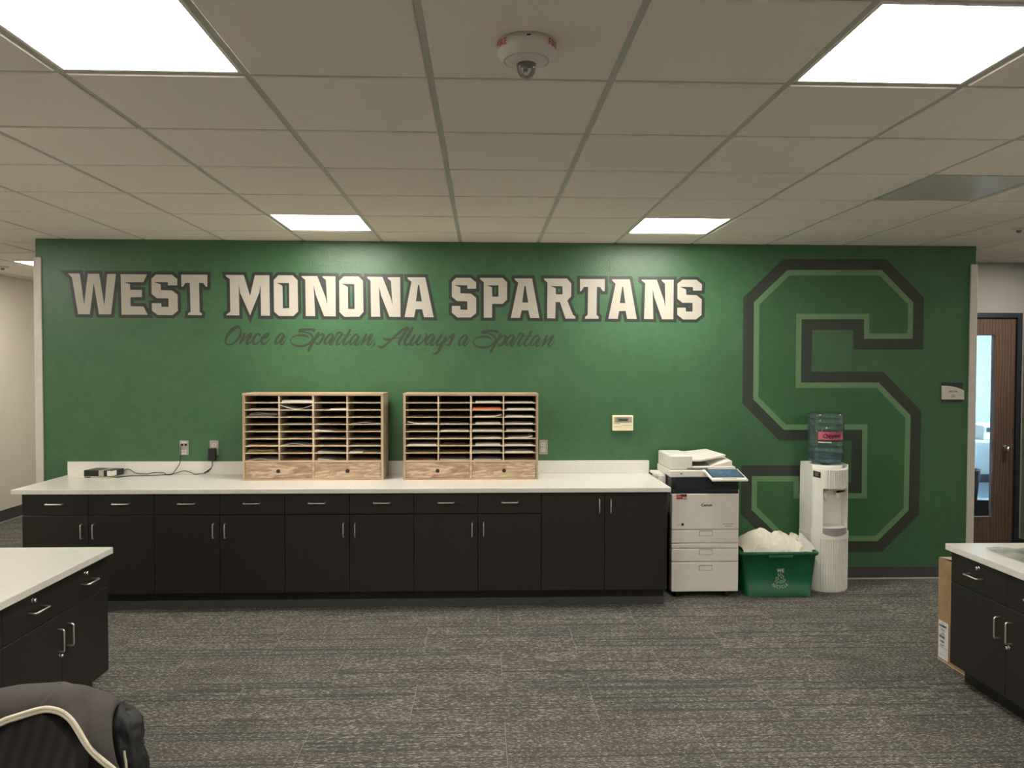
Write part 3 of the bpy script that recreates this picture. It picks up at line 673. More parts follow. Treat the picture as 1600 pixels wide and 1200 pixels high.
# power adapter with its cord
t = thing('power_adapter', (-2.092, DW-.03, 1.0), 'black power adapter plugged into the wall outlet above the counter', 'power adapter')
MB().rbox(-2.122, DW-.052, .968, -2.066, DW-.0098, 1.066, .006, 2).build('adapter_body', 'black', t)
def floorpt(px, py, z=.8635):
    p = onZ(px, py, z)
    return tuple(p) if p.y < DW-.028 else tuple(onY(px, py, DW-.028))
cord = [(-2.094, DW-.03, .968), (-2.094, DW-.031, .95), (-2.096, DW-.034, .925), (-2.115, DW-.045, .895), (-2.15, DW-.05, .875), floorpt(312, 740), floorpt(305, 741), floorpt(295, 737), floorpt(285, 736), floorpt(272, 740), floorpt(262, 742), floorpt(255, 738.5), floorpt(240, 738.5), floorpt(228, 740.5), floorpt(212, 739), floorpt(203, 734, .872), floorpt(197, 733.5, .875), floorpt(192, 738, .866), floorpt(188, 741, .8645)]
MB().tube(catmull(cord, 6), .0028, 8).build('cord', 'rubber', t)
MB().tube([(-2.10, DW-.036, .912), (-2.125, DW-.047, .888), (-2.15, DW-.05, .875)], [.004, .008, .005], 10).build('ferrite_bead', 'rubber', t)
mb = MB().tube(catmull([(-2.334, DW-.010, 1.090), (-2.334, DW-.03, 1.086), (-2.335, DW-.033, 1.05), (-2.336, DW-.034, .99), (-2.345, DW-.036, .94), (-2.375, DW-.05, .89), floorpt(268, 740.5, .866), floorpt(252, 742), floorpt(230, 743), floorpt(205, 743.5), floorpt(185, 745.5), floorpt(168, 746.8), floorpt(150, 744.8), floorpt(142, 743.5), floorpt(140, 741)], 6), .003, 8)
tag(mb.build('network_cable', 'rubber'), 'thin black cable from the data plate across the counter to the small device', 'cable')
# yellow sheet and the small device
P = [onZ(121, 747.2, .8604), onZ(180, 748.4, .8604), onZ(191, 741.0, .8604), onZ(139, 740.3, .8604)]
mb = MB().add([(p.x, p.y, z) for z in (.8602, .8614) for p in P], [(0, 1, 2, 3), (4, 5, 6, 7), (0, 1, 5, 4), (1, 2, 6, 5), (2, 3, 7, 6), (3, 0, 4, 7)])
tag(mb.build('paper_sheet', 'yellow_paper'), 'pale yellow sheet lying on the counter under the small black device', 'paper')
t = thing('electronic_device', (-2.88, 6.0, .8615), 'small flat black and silver electronic device at the left end of the counter', 'electronic device')
R = math.radians(-8); cc = Vector((-2.868, 6.005)); 
def dv(x, y, z): return (cc.x+x*math.cos(R)-y*math.sin(R), cc.y+x*math.sin(R)+y*math.cos(R), z)
def dbox(x0, y0, z0, x1, y1, z1, name, mat, par=t, r=.003):
    mb = MB().rbox(x0, y0, z0, x1, y1, z1, r, 2); mb.v = [dv(*p) for p in mb.v]; return mb.build(name, mat, par)
dbox(-.115, -.075, .872, .112, .075, .918, 'body', 'black')
dbox(-.110, -.080, .8615, .112, .072, .8735, 'lower_tray', 'steel')
dbox(.005, -.079, .876, .045, .079, .9195, 'silver_band', 'steel')
dbox(.072, -.0785, .878, .1125, -.02, .9165, 'vented_end', 'recess', r=.002)
dbox(-.095, -.0835, .864, -.055, -.0805, .871, 'port_row', 'black', r=.001)
# thermostat
t = thing('thermostat', (1.105, DW, 1.257), 'small cream thermostat with dark display on the green wall right of the mail sorters', 'thermostat')
x0, x1, z0, z1 = 1.022, 1.187, 1.198, 1.320
MB().rbox(x0, DW-.035, z0, x1, DW-.0005, z1, .006, 3).build('case', 'thermo', t)
MB().rbox(x0+.014, DW-.037, z1-.057, x1-.010, DW-.0345, z1-.012, .001, 1).build('display_bezel', 'thermo_trim', t)
MB().rbox(x0+.030, DW-.0385, z1-.053, x1-.035, DW-.0368, z1-.016, .001, 1).build('display_surround', 'grey_line', t)
MB().rbox(x0+.047, DW-.040, z1-.043, x1-.045, DW-.0383, z1-.026, .0005, 1).build('display', 'lcd', t)
mb = MB().box(x0+.010, DW-.0362, z1-.067, x0+.060, DW-.0348, z1-.062).box(x0+.010, DW-.0362, z1-.090, x0+.070, DW-.0348, z1-.087).box(x0+.070, DW-.0362, z1-.081, x1-.01, DW-.0348, z1-.078); mb.build('door_line', 'thermo_trim', t)
# room sign
t = thing('room_sign', (3.776, DW, 1.51), 'dark and silver room sign reading PRINCIPAL 201 near the right end of the green wall', 'sign')
sx = lambda x, y: (lambda p: (p.x, p.z))(onY(1455+x/20, 580+y/20, DW))
a, b = sx(335, 350), sx(965, 975)
MB().rbox(a[0], DW-.006, b[1], b[0], DW-.0005, a[1], .001, 1).build('backing_plate', 'navy', t)
arc = [sx(*q) for q in ((305, 450), (450, 455), (600, 470), (750, 500), (880, 545), (1000, 600), (1000, 880), (305, 880))]
MB().slab([arc], lambda x, z: (x, DW-.014, z), lambda x, z: (x, DW-.0065, z)).build('silver_plate', 'silver', t)
mb = MB(); c1 = sx(660, 655); puttext(mb, 'PRINCIPAL', .0190, lambda u, v: (c1[0]+u, DW-.0146, c1[1]+v), 1.0, .80, .0003); mb.build('name_lettering', 'black', t, fix=False); mb = MB()
c2 = sx(660, 815); puttext(mb, '201', .031, lambda u, v: (c2[0]+u, DW-.0146, c2[1]+v), 1.05, .75, .0004)
mb.build('number_lettering', 'black', t, fix=False)

# ------------------------------------------------------------------ long counter
CT = .86
wt = thing('countertop', (-.94, 5.77, .828), 'long cream quartz worktop with low backsplash along the green wall', 'countertop')
MB().rbox(-3.20, 5.388, .828, 1.318, DW-.001, CT, .003, 2).build('worktop_slab', 'quartz', wt)
MB().rbox(-3.20, DW-.021, CT, 1.318, DW-.001, .962, .002, 2).build('backsplash', 'quartz', wt)
def pull(xc, z, vert, name, par, y0, proj=.030, L=.112, wdir=Vector((1, 0, 0)), out=Vector((0, -1, 0)), base=None, r=.0042):
    b = base if base is not None else Vector((xc, y0, z)); d = Vector((0, 0, 1)) if vert else wdir; h = L/2
    pts = [b-d*h, b-d*h+out*(proj-.008), b-d*(h-.0025)+out*(proj-.002), b-d*(h-.008)+out*proj, b+d*(h-.008)+out*proj, b+d*(h-.0025)+out*(proj-.002), b+d*h+out*(proj-.008), b+d*h]
    return MB().tube(pts, r, 10).build(name, 'nickel', par)
UW = .8908; CX0 = -3.151; CF = 5.43
def carcass(x, w, y0, y1, zt, par, toe_y=None):
    MB().box(x+.0005, y0+.020, .128, x+w-.0005, y1, zt).build('body', 'laminate', par)
    MB().box(x+.0005, y0+.10, .0, x+w-.0005, y1, .128).build('toe_kick', 'toe', par)
def unit(x, label, tall=False):
    t = thing('base_cabinet', (x+UW/2, 5.78, 0), label, 'cabinet', None)
    g = .0018; w = UW
    carcass(x, w, CF, DW-.02, .827, t)
    MB().box(x+.0005, CF+.092, .0, x+w-.0005, CF+.0995, .055).build('toe_trim', 'base', t)
    for s in (0, 1):
        xa = x+s*w/2+g; xb = x+(s+1)*w/2-g
        if not tall:
            d = MB().rbox(xa, CF, .679, xb, CF+.019, .822, .0015, 1).build('drawer', 'laminate', t)
            pull((xa+xb)/2, .757, False, 'handle', d, CF)
        ztop = .822 if tall else .674
        d = MB().rbox(xa, CF, .131, xb, CF+.019, ztop, .0015, 1).build('door', 'laminate', t)
        hx = x+w/2+(-1 if s == 0 else 1)*.040
        pull(hx, .757-.03 if tall else .567, True, 'handle', d, CF, L=.098)
    return t
u1 = unit(CX0, 'dark base cabinet at the left end of the long counter, partly behind the left desk')
for k, lb in ((1, 'dark base cabinet with two drawers, second from the left end of the counter'), (2, 'dark base cabinet with two drawers below the left mail sorter'), (3, 'dark base cabinet with two drawers below the right mail sorter')):
    dup(u1, None, (k*UW, 0, 0), lb)
unit(CX0+4*UW, 'dark base cabinet with two full height doors beside the copier', True)

# ------------------------------------------------------------------ mail sorters
def sorter(x0, x1, label, side_visible, papers, which):
    y0, y1, z0, z1 = 5.795, 6.10, CT, 1.503
    t = thing('mail_sorter', ((x0+x1)/2, 5.95, CT), label, 'mail sorter')
    T = .017; zt = z1-T; zb = .9925          # top of cells, top of drawer rail
    for (a, b) in ((x0, x0+T), (x1-T, x1)): MB().box(a, y0, z0, b, y1, zt).build('side_panel', 'oak_side', t)
    MB().box(x0-.001, y0-.001, zt, x1+.001, y1, z1).build('top_panel', 'oak', t)
    MB().box(x0+T, y0, z0, x1-T, y1-.01, z0+.014).build('bottom_panel', 'oak', t)
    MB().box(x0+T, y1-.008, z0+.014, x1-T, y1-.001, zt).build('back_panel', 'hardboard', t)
    MB().box(x0+T, y0, zb, x1-T, y1-.01, zb+.014).build('drawer_rail', 'oak', t)
    cw = (x1-x0-2*T)/4
    for k in (1, 2, 3):
        xc = x0+T+k*cw; h = .0065 if k == 2 else .0045
        MB().box(xc-h, y0+.001, zb+.014, xc+h, y1-.01, zt).build('divider', 'shelf', t)
    xc = x0+T+2*cw; MB().box(xc-.009, y0, z0+.014, xc+.009, y1-.01, zb).build('drawer_divider', 'oak', t)
    zc0 = zb+.014; ph = (zt-zc0)/9
    for k in range(1, 9):
        z = zc0+k*ph
        for c in range(4):
            xa = x0+T+c*cw+(.0065 if c == 2 else .0045 if c else 0); xb = x0+T+(c+1)*cw-(.0065 if c == 1 else .0045 if c < 3 else 0)
            MB().box(xa, y0+.002, z-.0028, xb, y1-.01, z+.0028, mi=0).build('shelf', 'shelf', t)
    for s in (0, 1):
        xa = x0+T+.002 if s == 0 else xc+.011; xb = xc-.011 if s == 0 else x1-T-.002
        d = MB().rbox(xa, y0+.002, z0+.016, xb, y0+.018, zb-.002, .001, 1).build('drawer', 'rustic', t)
        MB().lathe([(.006, .003), (.006, -.006), (.0145, -.010), (.0145, -.016), (.011, -.019), (.0001, -.020)], ((xa+xb)/2, y0+.002, (z0+zb)/2+.003), 20, 'Y').build('knob', 'black', d)
    cn = ('first', 'second', 'third', 'fourth'); rn = ('top', 'second', 'third', 'fourth', 'fifth', 'sixth', 'seventh', 'eighth', 'bottom')
    for (c, r, f0, f1, th, style, mat, desc) in papers:
        xa = x0+T+c*cw+.008; ww = cw-.016; z = zt-(r+1)*ph+(.0030 if r < 8 else .0002)
        pa, pb = xa+f0*ww, xa+f1*ww; rnd = random.Random(c*31+r*7+int(x0*100))
        mb = MB(); nl = max(1, int(th/.004)) if style == 'messy' else 1
        for q in range(nl):
            qa = pa+(rnd.random()*.03 if nl > 1 else 0); qb = pb-(rnd.random()*.03 if nl > 1 else 0)
            yy0 = y0+.006+rnd.random()*.01+(.01*(q % 3) if nl > 1 else 0); hh = th if nl == 1 else .0022; zz = z+(q*.0048 if nl > 1 else 0)
            ph_ = rnd.random()*6
            def fz(u, style=style, ph_=ph_, nl=nl):
                if style == 'flat': return .0004*(1+math.sin(6*u+ph_))
                if style == 'messy': return .0022*(1+math.sin(7*u+ph_))
                if style == 'wave': return .0045*(1+math.sin(9*u+4.2))*math.sin(PI*u)
                if style == 'arch': return .011*math.sin(PI*min(1, u*1.05))**2
                if style == 'curl': return .014*max(0, 1-u*3.2)**1.5
                if style == 'curlr': return .012*max(0, u*3.2-2.2)**1.5
                if style == 'sag': return .032*abs(2*u-1)**1.5
                if style == 'taper': return -th*.0
            K = 16; vs = []
            for i in range(K+1):
                u = i/K; x = qa+(qb-qa)*u; b_ = zz+fz(u); hh2 = hh*(1-.85*u) if style == 'taper' else hh
                vs += [(x, yy0, b_), (x, yy0, b_+max(hh2, .0008)), (x, yy0+.24, b_+max(hh2, .0008)), (x, yy0+.24, b_)]
            fs = []
            for i in range(K):
                a = i*4; b = a+4; fs += [(a, b, b+1, a+1), (a+1, b+1, b+2, a+2), (a+2, b+2, b+3, a+3), (a+3, b+3, b, a)]
            fs += [(0, 1, 2, 3), (K*4, K*4+1, K*4+2, K*4+3)]; mb.add(vs, fs)
        o = mb.build('paper_stack' if th > .004 else 'paper_sheet', mat)
        tag(o, '%s in the %s column, %s row of the %s mail sorter' % (desc, cn[c], rn[r], which), 'papers', 'papers in the mail slots')
    return t
W_, G_ = 'paper', 'paper_grey'
sorter(-1.767, -.737, 'light wooden mail sorter with four columns of slots and two drawers, the left one', True, [
    (0, 1, .12, 1, .007, 'flat', G_, 'thin grey paper stack'), (0, 2, .0, .96, .024, 'messy', G_, 'messy thick paper pile'), (1, 0, .05, 1, .016, 'flat', W_, 'thick stack of white papers'),
    (1, 1, 0, 1, .0035, 'sag', W_, 'bent white sheet sagging'), (1, 3, .15, .95, .003, 'flat', G_, 'faint grey sheet'), (2, 1, .5, 1, .007, 'flat', W_, 'small paper stack'), (3, 3, .1, 1, .005, 'wave', G_, 'wavy grey papers'),
    (2, 3, .05, .5, .003, 'flat', G_, 'short grey sheet'), (2, 4, .0, .58, .012, 'taper', W_, 'folded bright white paper'), (2, 5, .1, .75, .004, 'flat', G_, 'dim grey sheet'), (0, 6, .02, 1, .0035, 'flat', 'manila', 'manila folder'),
    (1, 6, .02, .85, .003, 'arch', W_, 'arched white sheet'), (0, 7, .0, .99, .018, 'messy', 'manila', 'pile of brown envelopes'), (2, 7, .1, 1, .012, 'taper', G_, 'sloping grey papers'),
    (3, 7, .02, .45, .007, 'flat', W_, 'short white paper'), (0, 8, .02, .98, .005, 'wave', G_, 'wavy grey sheet'), (2, 8, .1, .65, .015, 'taper', G_, 'tilted grey booklet'), (1, 2, .2, .9, .002, 'flat', G_, 'thin grey sheet')], 'left')
L3 = [(c, r, .06, .97, .009, 'flat', W_, 'white paper stack') for c in (2, 3) for r in (0, 3, 4, 5, 6)]
L3 = [(c, r, .02+.05*((c+r) % 3), .93+.03*((c*r) % 3), .006+.002*((c+2*r) % 3), 'curlr' if (c, r) in ((3, 5),) else 'flat', m_, d) for (c, r, _, _, _, _, m_, d) in L3 if True]
sorter(-.590, .414, 'light wooden mail sorter with an orange paper in one slot, the right one', False, [
    (2, 1, .03, .95, .014, 'flat', 'orange_paper', 'orange paper stack'), (3, 1, .07, .98, .009, 'flat', W_, 'white paper stack'), (2, 2, .08, .97, .006, 'curlr', W_, 'white papers with raised corner'), (3, 2, .04, .95, .008, 'flat', W_, 'white paper stack'),
    (0, 3, .03, 1, .006, 'curl', W_, 'curled white paper'), (1, 3, .02, .95, .004, 'flat', G_, 'thin pale sheet'), (1, 4, .05, .95, .007, 'flat', W_, 'pale paper stack'), (0, 6, .03, .97, .008, 'flat', W_, 'pale paper stack'),
    (2, 7, .02, .93, .012, 'flat', G_, 'thick grey stack'), (3, 7, .02, .94, .007, 'flat', W_, 'white paper stack'), (1, 8, .02, .98, .006, 'flat', G_, 'grey paper stack'), (2, 8, .05, .95, .006, 'flat', G_, 'dim grey stack')]+L3, 'right')

# ------------------------------------------------------------------ copier
pr = thing('office_copier', (1.635, 5.88, 0), 'tall pale grey office copier with tilted touchscreen beside the end of the counter', 'copier')
px0, px1, py0, py1 = 1.388, 1.887, 5.65, 6.09
MB().box(px0+.004, py0+.03, .05, px1-.004, py1, .765).build('cabinet_body', 'copier_black', pr)
def panel(z0, z1, name, mat='copier_grey'):
    return MB().rbox(px0, py0, z0, px1, py0+.06, z1, .007, 3).build(name, mat, pr)
fc = panel(.508, .772, 'front_cover')
for z0, z1, nm in ((.408, .505, 'paper_drawer'), (.270, .367, 'paper_drawer'), (.048, .267, 'paper_drawer')):
    d = panel(z0, z1, nm); zz = z1-.004 if z1 != .267 else z1-.022
    cx_ = (px0+px1)/2+.005
    h = MB().rbox(cx_-.050, py0-.002, zz-.040, cx_+.050, py0+.002, zz, .002, 1).build('grip', 'grey_line', d)
    MB().rbox(cx_-.046, py0-.0035, zz-.037, cx_+.046, py0-.0015, zz-.006, .002, 1).build('grip_flap', 'copier_grey', h)
panel(.370, .405, 'trim_panel')
mb = MB(); puttext(mb, '1', .013, lambda u, v: (px1-.060+u, py0-.0008, .455+v)); puttext(mb, '2', .013, lambda u, v: (px1-.062+u, py0-.0008, .318+v)); mb.build('drawer_numbers', 'grey_line', pr, fix=False)
mb = MB(); puttext(mb, 'Canon', .029, lambda u, v: ((px0+px1)/2+.008+u, py0-.0008, .680+v), 1.0, 1.05, .0011); mb.build('logo_lettering', 'copier_dark', fc, fix=False)
mb = MB(); rr = random.Random(2)
for xa, xb, zz in ((px1-.120, px1-.045, .546), (px1-.086, px1-.050, .531), (px0+.043, px0+.062, .543)):
    x = xa
    while x < xb: wv = rr.choice((.003, .005)); mb.box(x, py0-.0010, zz, x+wv, py0-.0003, zz+.0045); x += wv+.0018
mb.box(px1-.098, py0-.0010, .530, px1-.091, py0-.0003, .537); mb.build('fine_print', 'grey_line', fc, fix=False)
MB().box(px0+.072, py0-.001, .537, px0+.090, py0-.0003, .556).build('energy_mark', 'black', fc)
st_ = MB().box(px0+.033, py0-.0014, .733, px0+.110, py0-.0004, .770).build('red_sticker', 'red_sticker', fc)
MB().box(px0+.034, py0-.0020, .759, px0+.109, py0-.0015, .769).build('sticker_header', 'black', st_)
mb = MB()
for xa, xb, z_a, z_b in ((.037, .062, .7620, .7660), (.037, .066, .7480, .7515), (.080, .092, .7390, .7470), (.094, .107, .7390, .7470)): mb.box(px0+xa, py0-.0026, z_a, px0+xb, py0-.0021, z_b)
mb.build('sticker_print', 'white_flat', st_, fix=False)
# dark output bay
bay = MB()
bay.box(px0+.004, py0+.20, .772, px1-.004, py1, .893)
bay.rbox(px0+.003, py0+.004, .772, px1-.003, py0+.21, .800, .005, 2)
bay.prism([(px0+.003, py0+.21), (px0+.003, py0+.03), (px0+.03, py0+.006), (px1-.003, py0+.006), (px1-.003, py0+.21)], .800, .893)
bay.build('output_bay', 'copier_dark', pr)
MB().add([(px0+.02, py0+.003, .800), (px0+.22, py0+.003, .800), (px0+.30, py0+.003, .784), (px1-.15, py0+.003, .782), (px1-.15, py0+.0045, .776), (px0+.02, py0+.0045, .776)], [(0, 1, 2, 3, 4, 5)]).build('output_tray', 'copier_black', pr)
MB().rbox(px0-.055, py0+.18, .60, px0-.0005, py1-.02, .885, .006, 2).rbox(px0-.075, py0+.20, .875, px0-.002, py1-.02, .893, .004, 2).build('side_hatch', 'white_plastic', pr)
MB().rbox(px1-.008, py0+.02, .06, px1+.006, py1-.05, .80, .004, 2).build('side_cover', 'white_plastic', pr)
# scanner base, feeder
MB().rbox(px0-.012, py0+.005, .893, px1-.010, py1, .945, .008, 3).build('scanner_base', 'white_plastic', pr)
MB().box(px0+.063, py0+.0035, .915, px0+.077, py0+.0055, .926).build('badge', 'grey_line', pr)
ad = MB().rbox(px0-.010, py0+.018, .948, px0+.155, py1-.03, 1.050, .008, 3).build('document_feeder', 'white_plastic', pr)
MB().box(px0+.113, py0+.0135, .951, px0+.270, py0+.0190, .962).build('latch', 'grey_line', pr)
MB().rbox(px0+.155, py0+.02, .948, px1-.022, py1-.05, .970, .005, 2).build('platen_cover', 'white_plastic', pr)
# back rail behind tray and right end ramp
MB().add([(px0+.155, py1-.12, .97), (px1-.03, py1-.12, .97), (px1-.03, py1-.12, 1.028), (px0+.155, py1-.12, 1.045), (px0+.155, py1-.05, .97), (px1-.03, py1-.05, .97), (px1-.03, py1-.05, 1.028), (px0+.155, py1-.05, 1.045)],
         [(0, 1, 2, 3), (4, 5, 6, 7), (0, 1, 5, 4), (1, 2, 6, 5), (2, 3, 7, 6), (3, 0, 4, 7)]).build('tray_rail', 'white_plastic', pr)
MB().add([(px1-.20, py0+.03, .970), (px1-.045, py0+.03, .970), (px1-.045, py0+.03, 1.010), (px1-.060, py0+.03, 1.008), (px1-.20, py0+.03, .972),
          (px1-.20, py1-.12, .970), (px1-.045, py1-.12, .970), (px1-.045, py1-.12, 1.024), (px1-.060, py1-.12, 1.018), (px1-.20, py1-.12, .972)],
         [(0, 1, 2, 3, 4), (5, 6, 7, 8, 9), (0, 1, 6, 5), (1, 2, 7, 6), (2, 3, 8, 7), (3, 4, 9, 8), (4, 0, 5, 9)]).build('exit_ramp', 'white_plastic', pr)
MB().add([(px0+.156, py0+.05, .9705), (px1-.19, py0+.05, .9705), (px1-.19, py1-.125, .985), (px0+.156, py1-.125, 1.00)], [(0, 1, 2, 3)]).build('output_guide', 'grey_line', pr)
# inclined original tray
A = [(px0+.150, py0+.045, 1.020), (px0+.20, py0+.040, 1.020), (px1-.075, py0+.14, 1.058), (px1-.105, py1-.10, 1.068), (px0+.150, py1-.06, 1.044)]
A = [(px0+.150, py0+.045, 1.018), (px0+.225, py0+.045, 1.016), (px1-.055, py0+.15, 1.043), (px1-.14, py1-.06, 1.062), (px0+.150, py1-.06, 1.040)]
MB().add(A+[(x, y, z-.012) for x, y, z in A], [(0, 1, 2, 3, 4), (5, 6, 7, 8, 9)]+[(i, (i+1) % 5, 5+(i+1) % 5, 5+i) for i in range(5)]).build('original_tray', 'white_plastic', pr)
MB().rbox(px0+.03, py0+.10, 1.048, px0+.145, py1-.10, 1.053, .002, 1).build('feeder_lid', 'recess', pr)
# touch panel, tilted
c0 = Vector((1.795, py0-.06, .868)); tu = Vector((1, .0, 0)); 
def scr(u, v, w): # v up the slope
    a = math.radians(40); return (1.655+u*.264+v*-.038, py0-.105+v*.13, .893+v*.062+w)
def plate(u0, v0, u1, v1, w0, w1):
    vs = [scr(u, v, w) for w in (w0, w1) for u, v in ((u0, v0), (u1, v0), (u1, v1), (u0, v1))]
    return MB().add(vs, [(3, 2, 1, 0), (4, 5, 6, 7), (0, 1, 5, 4), (1, 2, 6, 5), (2, 3, 7, 6), (3, 0, 4, 7)])
tp = plate(0, 0, 1, 1, -.016, 0).build('touch_panel', 'white_plastic', pr, bevel=.004)
bz = plate(.055, .17, .955, .93, 0, .0012).build('screen_bezel', 'black', tp)
plate(.085, .22, .925, .88, .0012, .0018).build('screen', 'copier_screen', tp)
plate(.30, .045, .70, .085, 0, .0010).build('light_bar', 'grey_line', tp)
MB().rbox(1.70, py0-.03, .845, 1.84, py0+.03, .872, .004, 2).build('panel_arm', 'copier_dark', tp)
for x in (px0+.055, px1-.075):
    for y in (py0+.05, py1-.06):
        w_ = MB().lathe([(.0001, -.012), (.022, -.012), (.023, 0), (.022, .012), (.0001, .012)], (x, y, .0235), 20, 'X'); w_.build('caster', 'rubber', pr)
        MB().rbox(x-.018, y-.018, .040, x+.018, y+.018, .052, .003, 1).build('caster_mount', 'black', pr)

# ------------------------------------------------------------------ recycling bin with paper
rb = thing('recycling_bin', (2.19, 5.83, 0), 'green plastic recycling bin printed WE RECYCLE between the copier and the water cooler', 'bin')
def rrect(x0, x1, y0, y1, r, n=5):
    out = []
    for cx, cy_, a0 in ((x1-r, y1-r, 0), (x0+r, y1-r, PI/2), (x0+r, y0+r, PI), (x1-r, y0+r, 1.5*PI)):
        for k in range(n+1): a = a0+PI/2*k/n; out.append((cx+r*math.cos(a), cy_+r*math.sin(a)))
    return out
def loft(levels, closed_bottom=True):
    mb = MB(); n = len(levels[0][0]); vs = [(x, y, z) for lp, z in levels for x, y in lp]
    fs = [(j*n+i, j*n+(i+1) % n, (j+1)*n+(i+1) % n, (j+1)*n+i) for j in range(len(levels)-1) for i in range(n)]
    if closed_bottom: fs.append(tuple(range(n)))
    return mb.add(vs, fs, True)
bx0, bx1, bxt0, bxt1 = 1.958, 2.440, 1.912, 2.470
def lv(f, z, g=0): return (rrect(bx0+(bxt0-bx0)*f-g, bx1+(bxt1-bx1)*f+g, 5.655-.028*f-g, 5.985+.03*f+g, .035), z)
mb = loft([lv(0, .004), lv(0, .002, -.01), lv(0, 0.0, -.012)][::-1]+[lv(.0, .004), lv(.93, .312), lv(.93, .316, .010), lv(1, .330, .014), lv(1, .340, .012), lv(1, .345, .004), lv(1, .340, -.006), lv(.9, .31, -.008), lv(.05, .02, -.01)])
mb.f.append(tuple(range(len(mb.v)-24, len(mb.v)))); mb.smooth.append(False); mb.mi.append(0)
bn = mb.build('bin_body', 'bin', rb)
MB().rbox(2.10, 5.608, .300, 2.28, 5.640, .322, .005, 2).build('rim_lip', 'bin', rb)
def bf(u, v):   # lettering plane on the sloping front of the bin
    z = .128+v*1.12; f = max(0, z-.004)/.331; return (2.197+u*1.12, 5.655-.028*f-.0018, z)
mb = MB()
puttext(mb, 'WE', .034, lambda u, v: bf(u, v+.056), 1.05, .9, .0008)
vs, fs = textmesh('RECYCLE', .030, 1.12, .95)
Rr = .080
mb.add([bf((Rr-y)*math.sin(x/Rr*1.0), .026-(Rr-y)*math.cos(x/Rr*1.0)) for x, y in vs], fs)
# three chasing arrows, outlined
for k in range(3):
    a0 = PI/2+k*2*PI/3
    def rot(x, y, a=k*2*PI/3): return (x*math.cos(a)-y*math.sin(a), x*math.sin(a)+y*math.cos(a)+.010)
    outl = [(-.014, .034), (.006, .034), (.017, .018), (.023, .022), (.018, .004), (.002, .010), (.008, .013), (-.001, .026), (-.010, .020), (-.016, .030)]
    outl = [rot(x, y) for x, y in outl]; n_o = len(outl)
    for i in range(n_o):
        p, q = Vector(outl[i]), Vector(outl[(i+1) % n_o]); d = (q-p).normalized(); nn = Vector((-d.y, d.x))*.0012
        mb.add([bf(*w) for w in (p-nn, q-nn, q+nn, p+nn)], [(0, 1, 2, 3)])
mb.build('printed_mark', 'print_white', rb, fix=False)
# crumpled paper
def crumple(fn, seed, amp, nu=34, nv=26):
    def g(u, v):
        p = Vector(fn(u, v)); q = Vector((u*3.1+seed, v*3.1, seed*1.7))
        d = Vector((noise.noise(q), noise.noise(q+Vector((7, 3, 1))), noise.noise(q+Vector((2, 9, 5)))))
        rdg = 1-abs(noise.noise(q*1.9+Vector((4, 4, 4))))*2
        return tuple(p+d*amp+Vector((0, -.5, .8))*rdg*amp*.75+Vector((0, -.4, .5))*(1-abs(noise.noise(q*4.3))*2)*amp*.22)
    return MB().grid(g, nu, nv, smooth=False)
def solid(o, t=.0015):
    m_ = o.modifiers.new('thickness', 'SOLIDIFY'); m_.thickness = t; return o
def lump(x0, x1, y0, y1, zb, h, skew=0.0):
    def fn(u, v):
        s = math.sin(PI*min(1, max(0, v)))**.6; k = math.sin(PI*min(1, max(0, u*.94+.03)))**.45
        return (x0+(x1-x0)*u, y0+(y1-y0)*v, zb+h*s*k*(1-.35*abs(u-.5+skew)))
    return fn
P1 = solid(crumple(lump(1.925, 2.27, 5.652, 5.97, .315, .155, .0), 1.3, .020).build('crumpled_paper', 'paper_cream')); tag(P1, 'large crumpled cream paper filling the left side of the green bin', 'paper', 'crumpled paper in the recycling bin')
P2 = solid(crumple(lump(2.13, 2.39, 5.665, 5.93, .305, .150, .1), 5.7, .022).build('crumpled_paper', 'paper_cream')); tag(P2, 'crumpled cream paper folded in the middle of the green bin', 'paper', 'crumpled paper in the recycling bin')
def cone(u, v):
    a = -.9+2.0*u; return (2.395+.10*math.sin(a)*v-.02*(1-v), 5.73-.045*math.cos(a)*v, .455-.125*v+.015*math.sin(a))
P3 = solid(crumple(cone, 9.1, .006, 16, 14).build('paper_sheet', 'paper')); tag(P3, 'white sheet rolled to a point at the right side of the green bin', 'paper', 'crumpled paper in the recycling bin')
def fan(u, v): return (2.30+.13*u, 5.79+.05*math.sin(3*u), .325+(.115-.05*abs(u-.5))*v)
P4 = solid(crumple(fan, 3.3, .014, 14, 12).build('paper_sheet', 'paper_cream')); tag(P4, 'upright cream sheet with pointed corners behind the rolled sheet in the green bin', 'paper', 'crumpled paper in the recycling bin')
def flatp(u, v): return (2.32+.135*u, 5.665+.17*v, .332+.018*v+.006*math.sin(4*u))
P5 = solid(crumple(flatp, 6.6, .004, 12, 10).build('paper_sheet', 'paper')); tag(P5, 'flat white paper at the right rim of the green bin under the rolled sheet', 'paper', 'crumpled paper in the recycling bin')

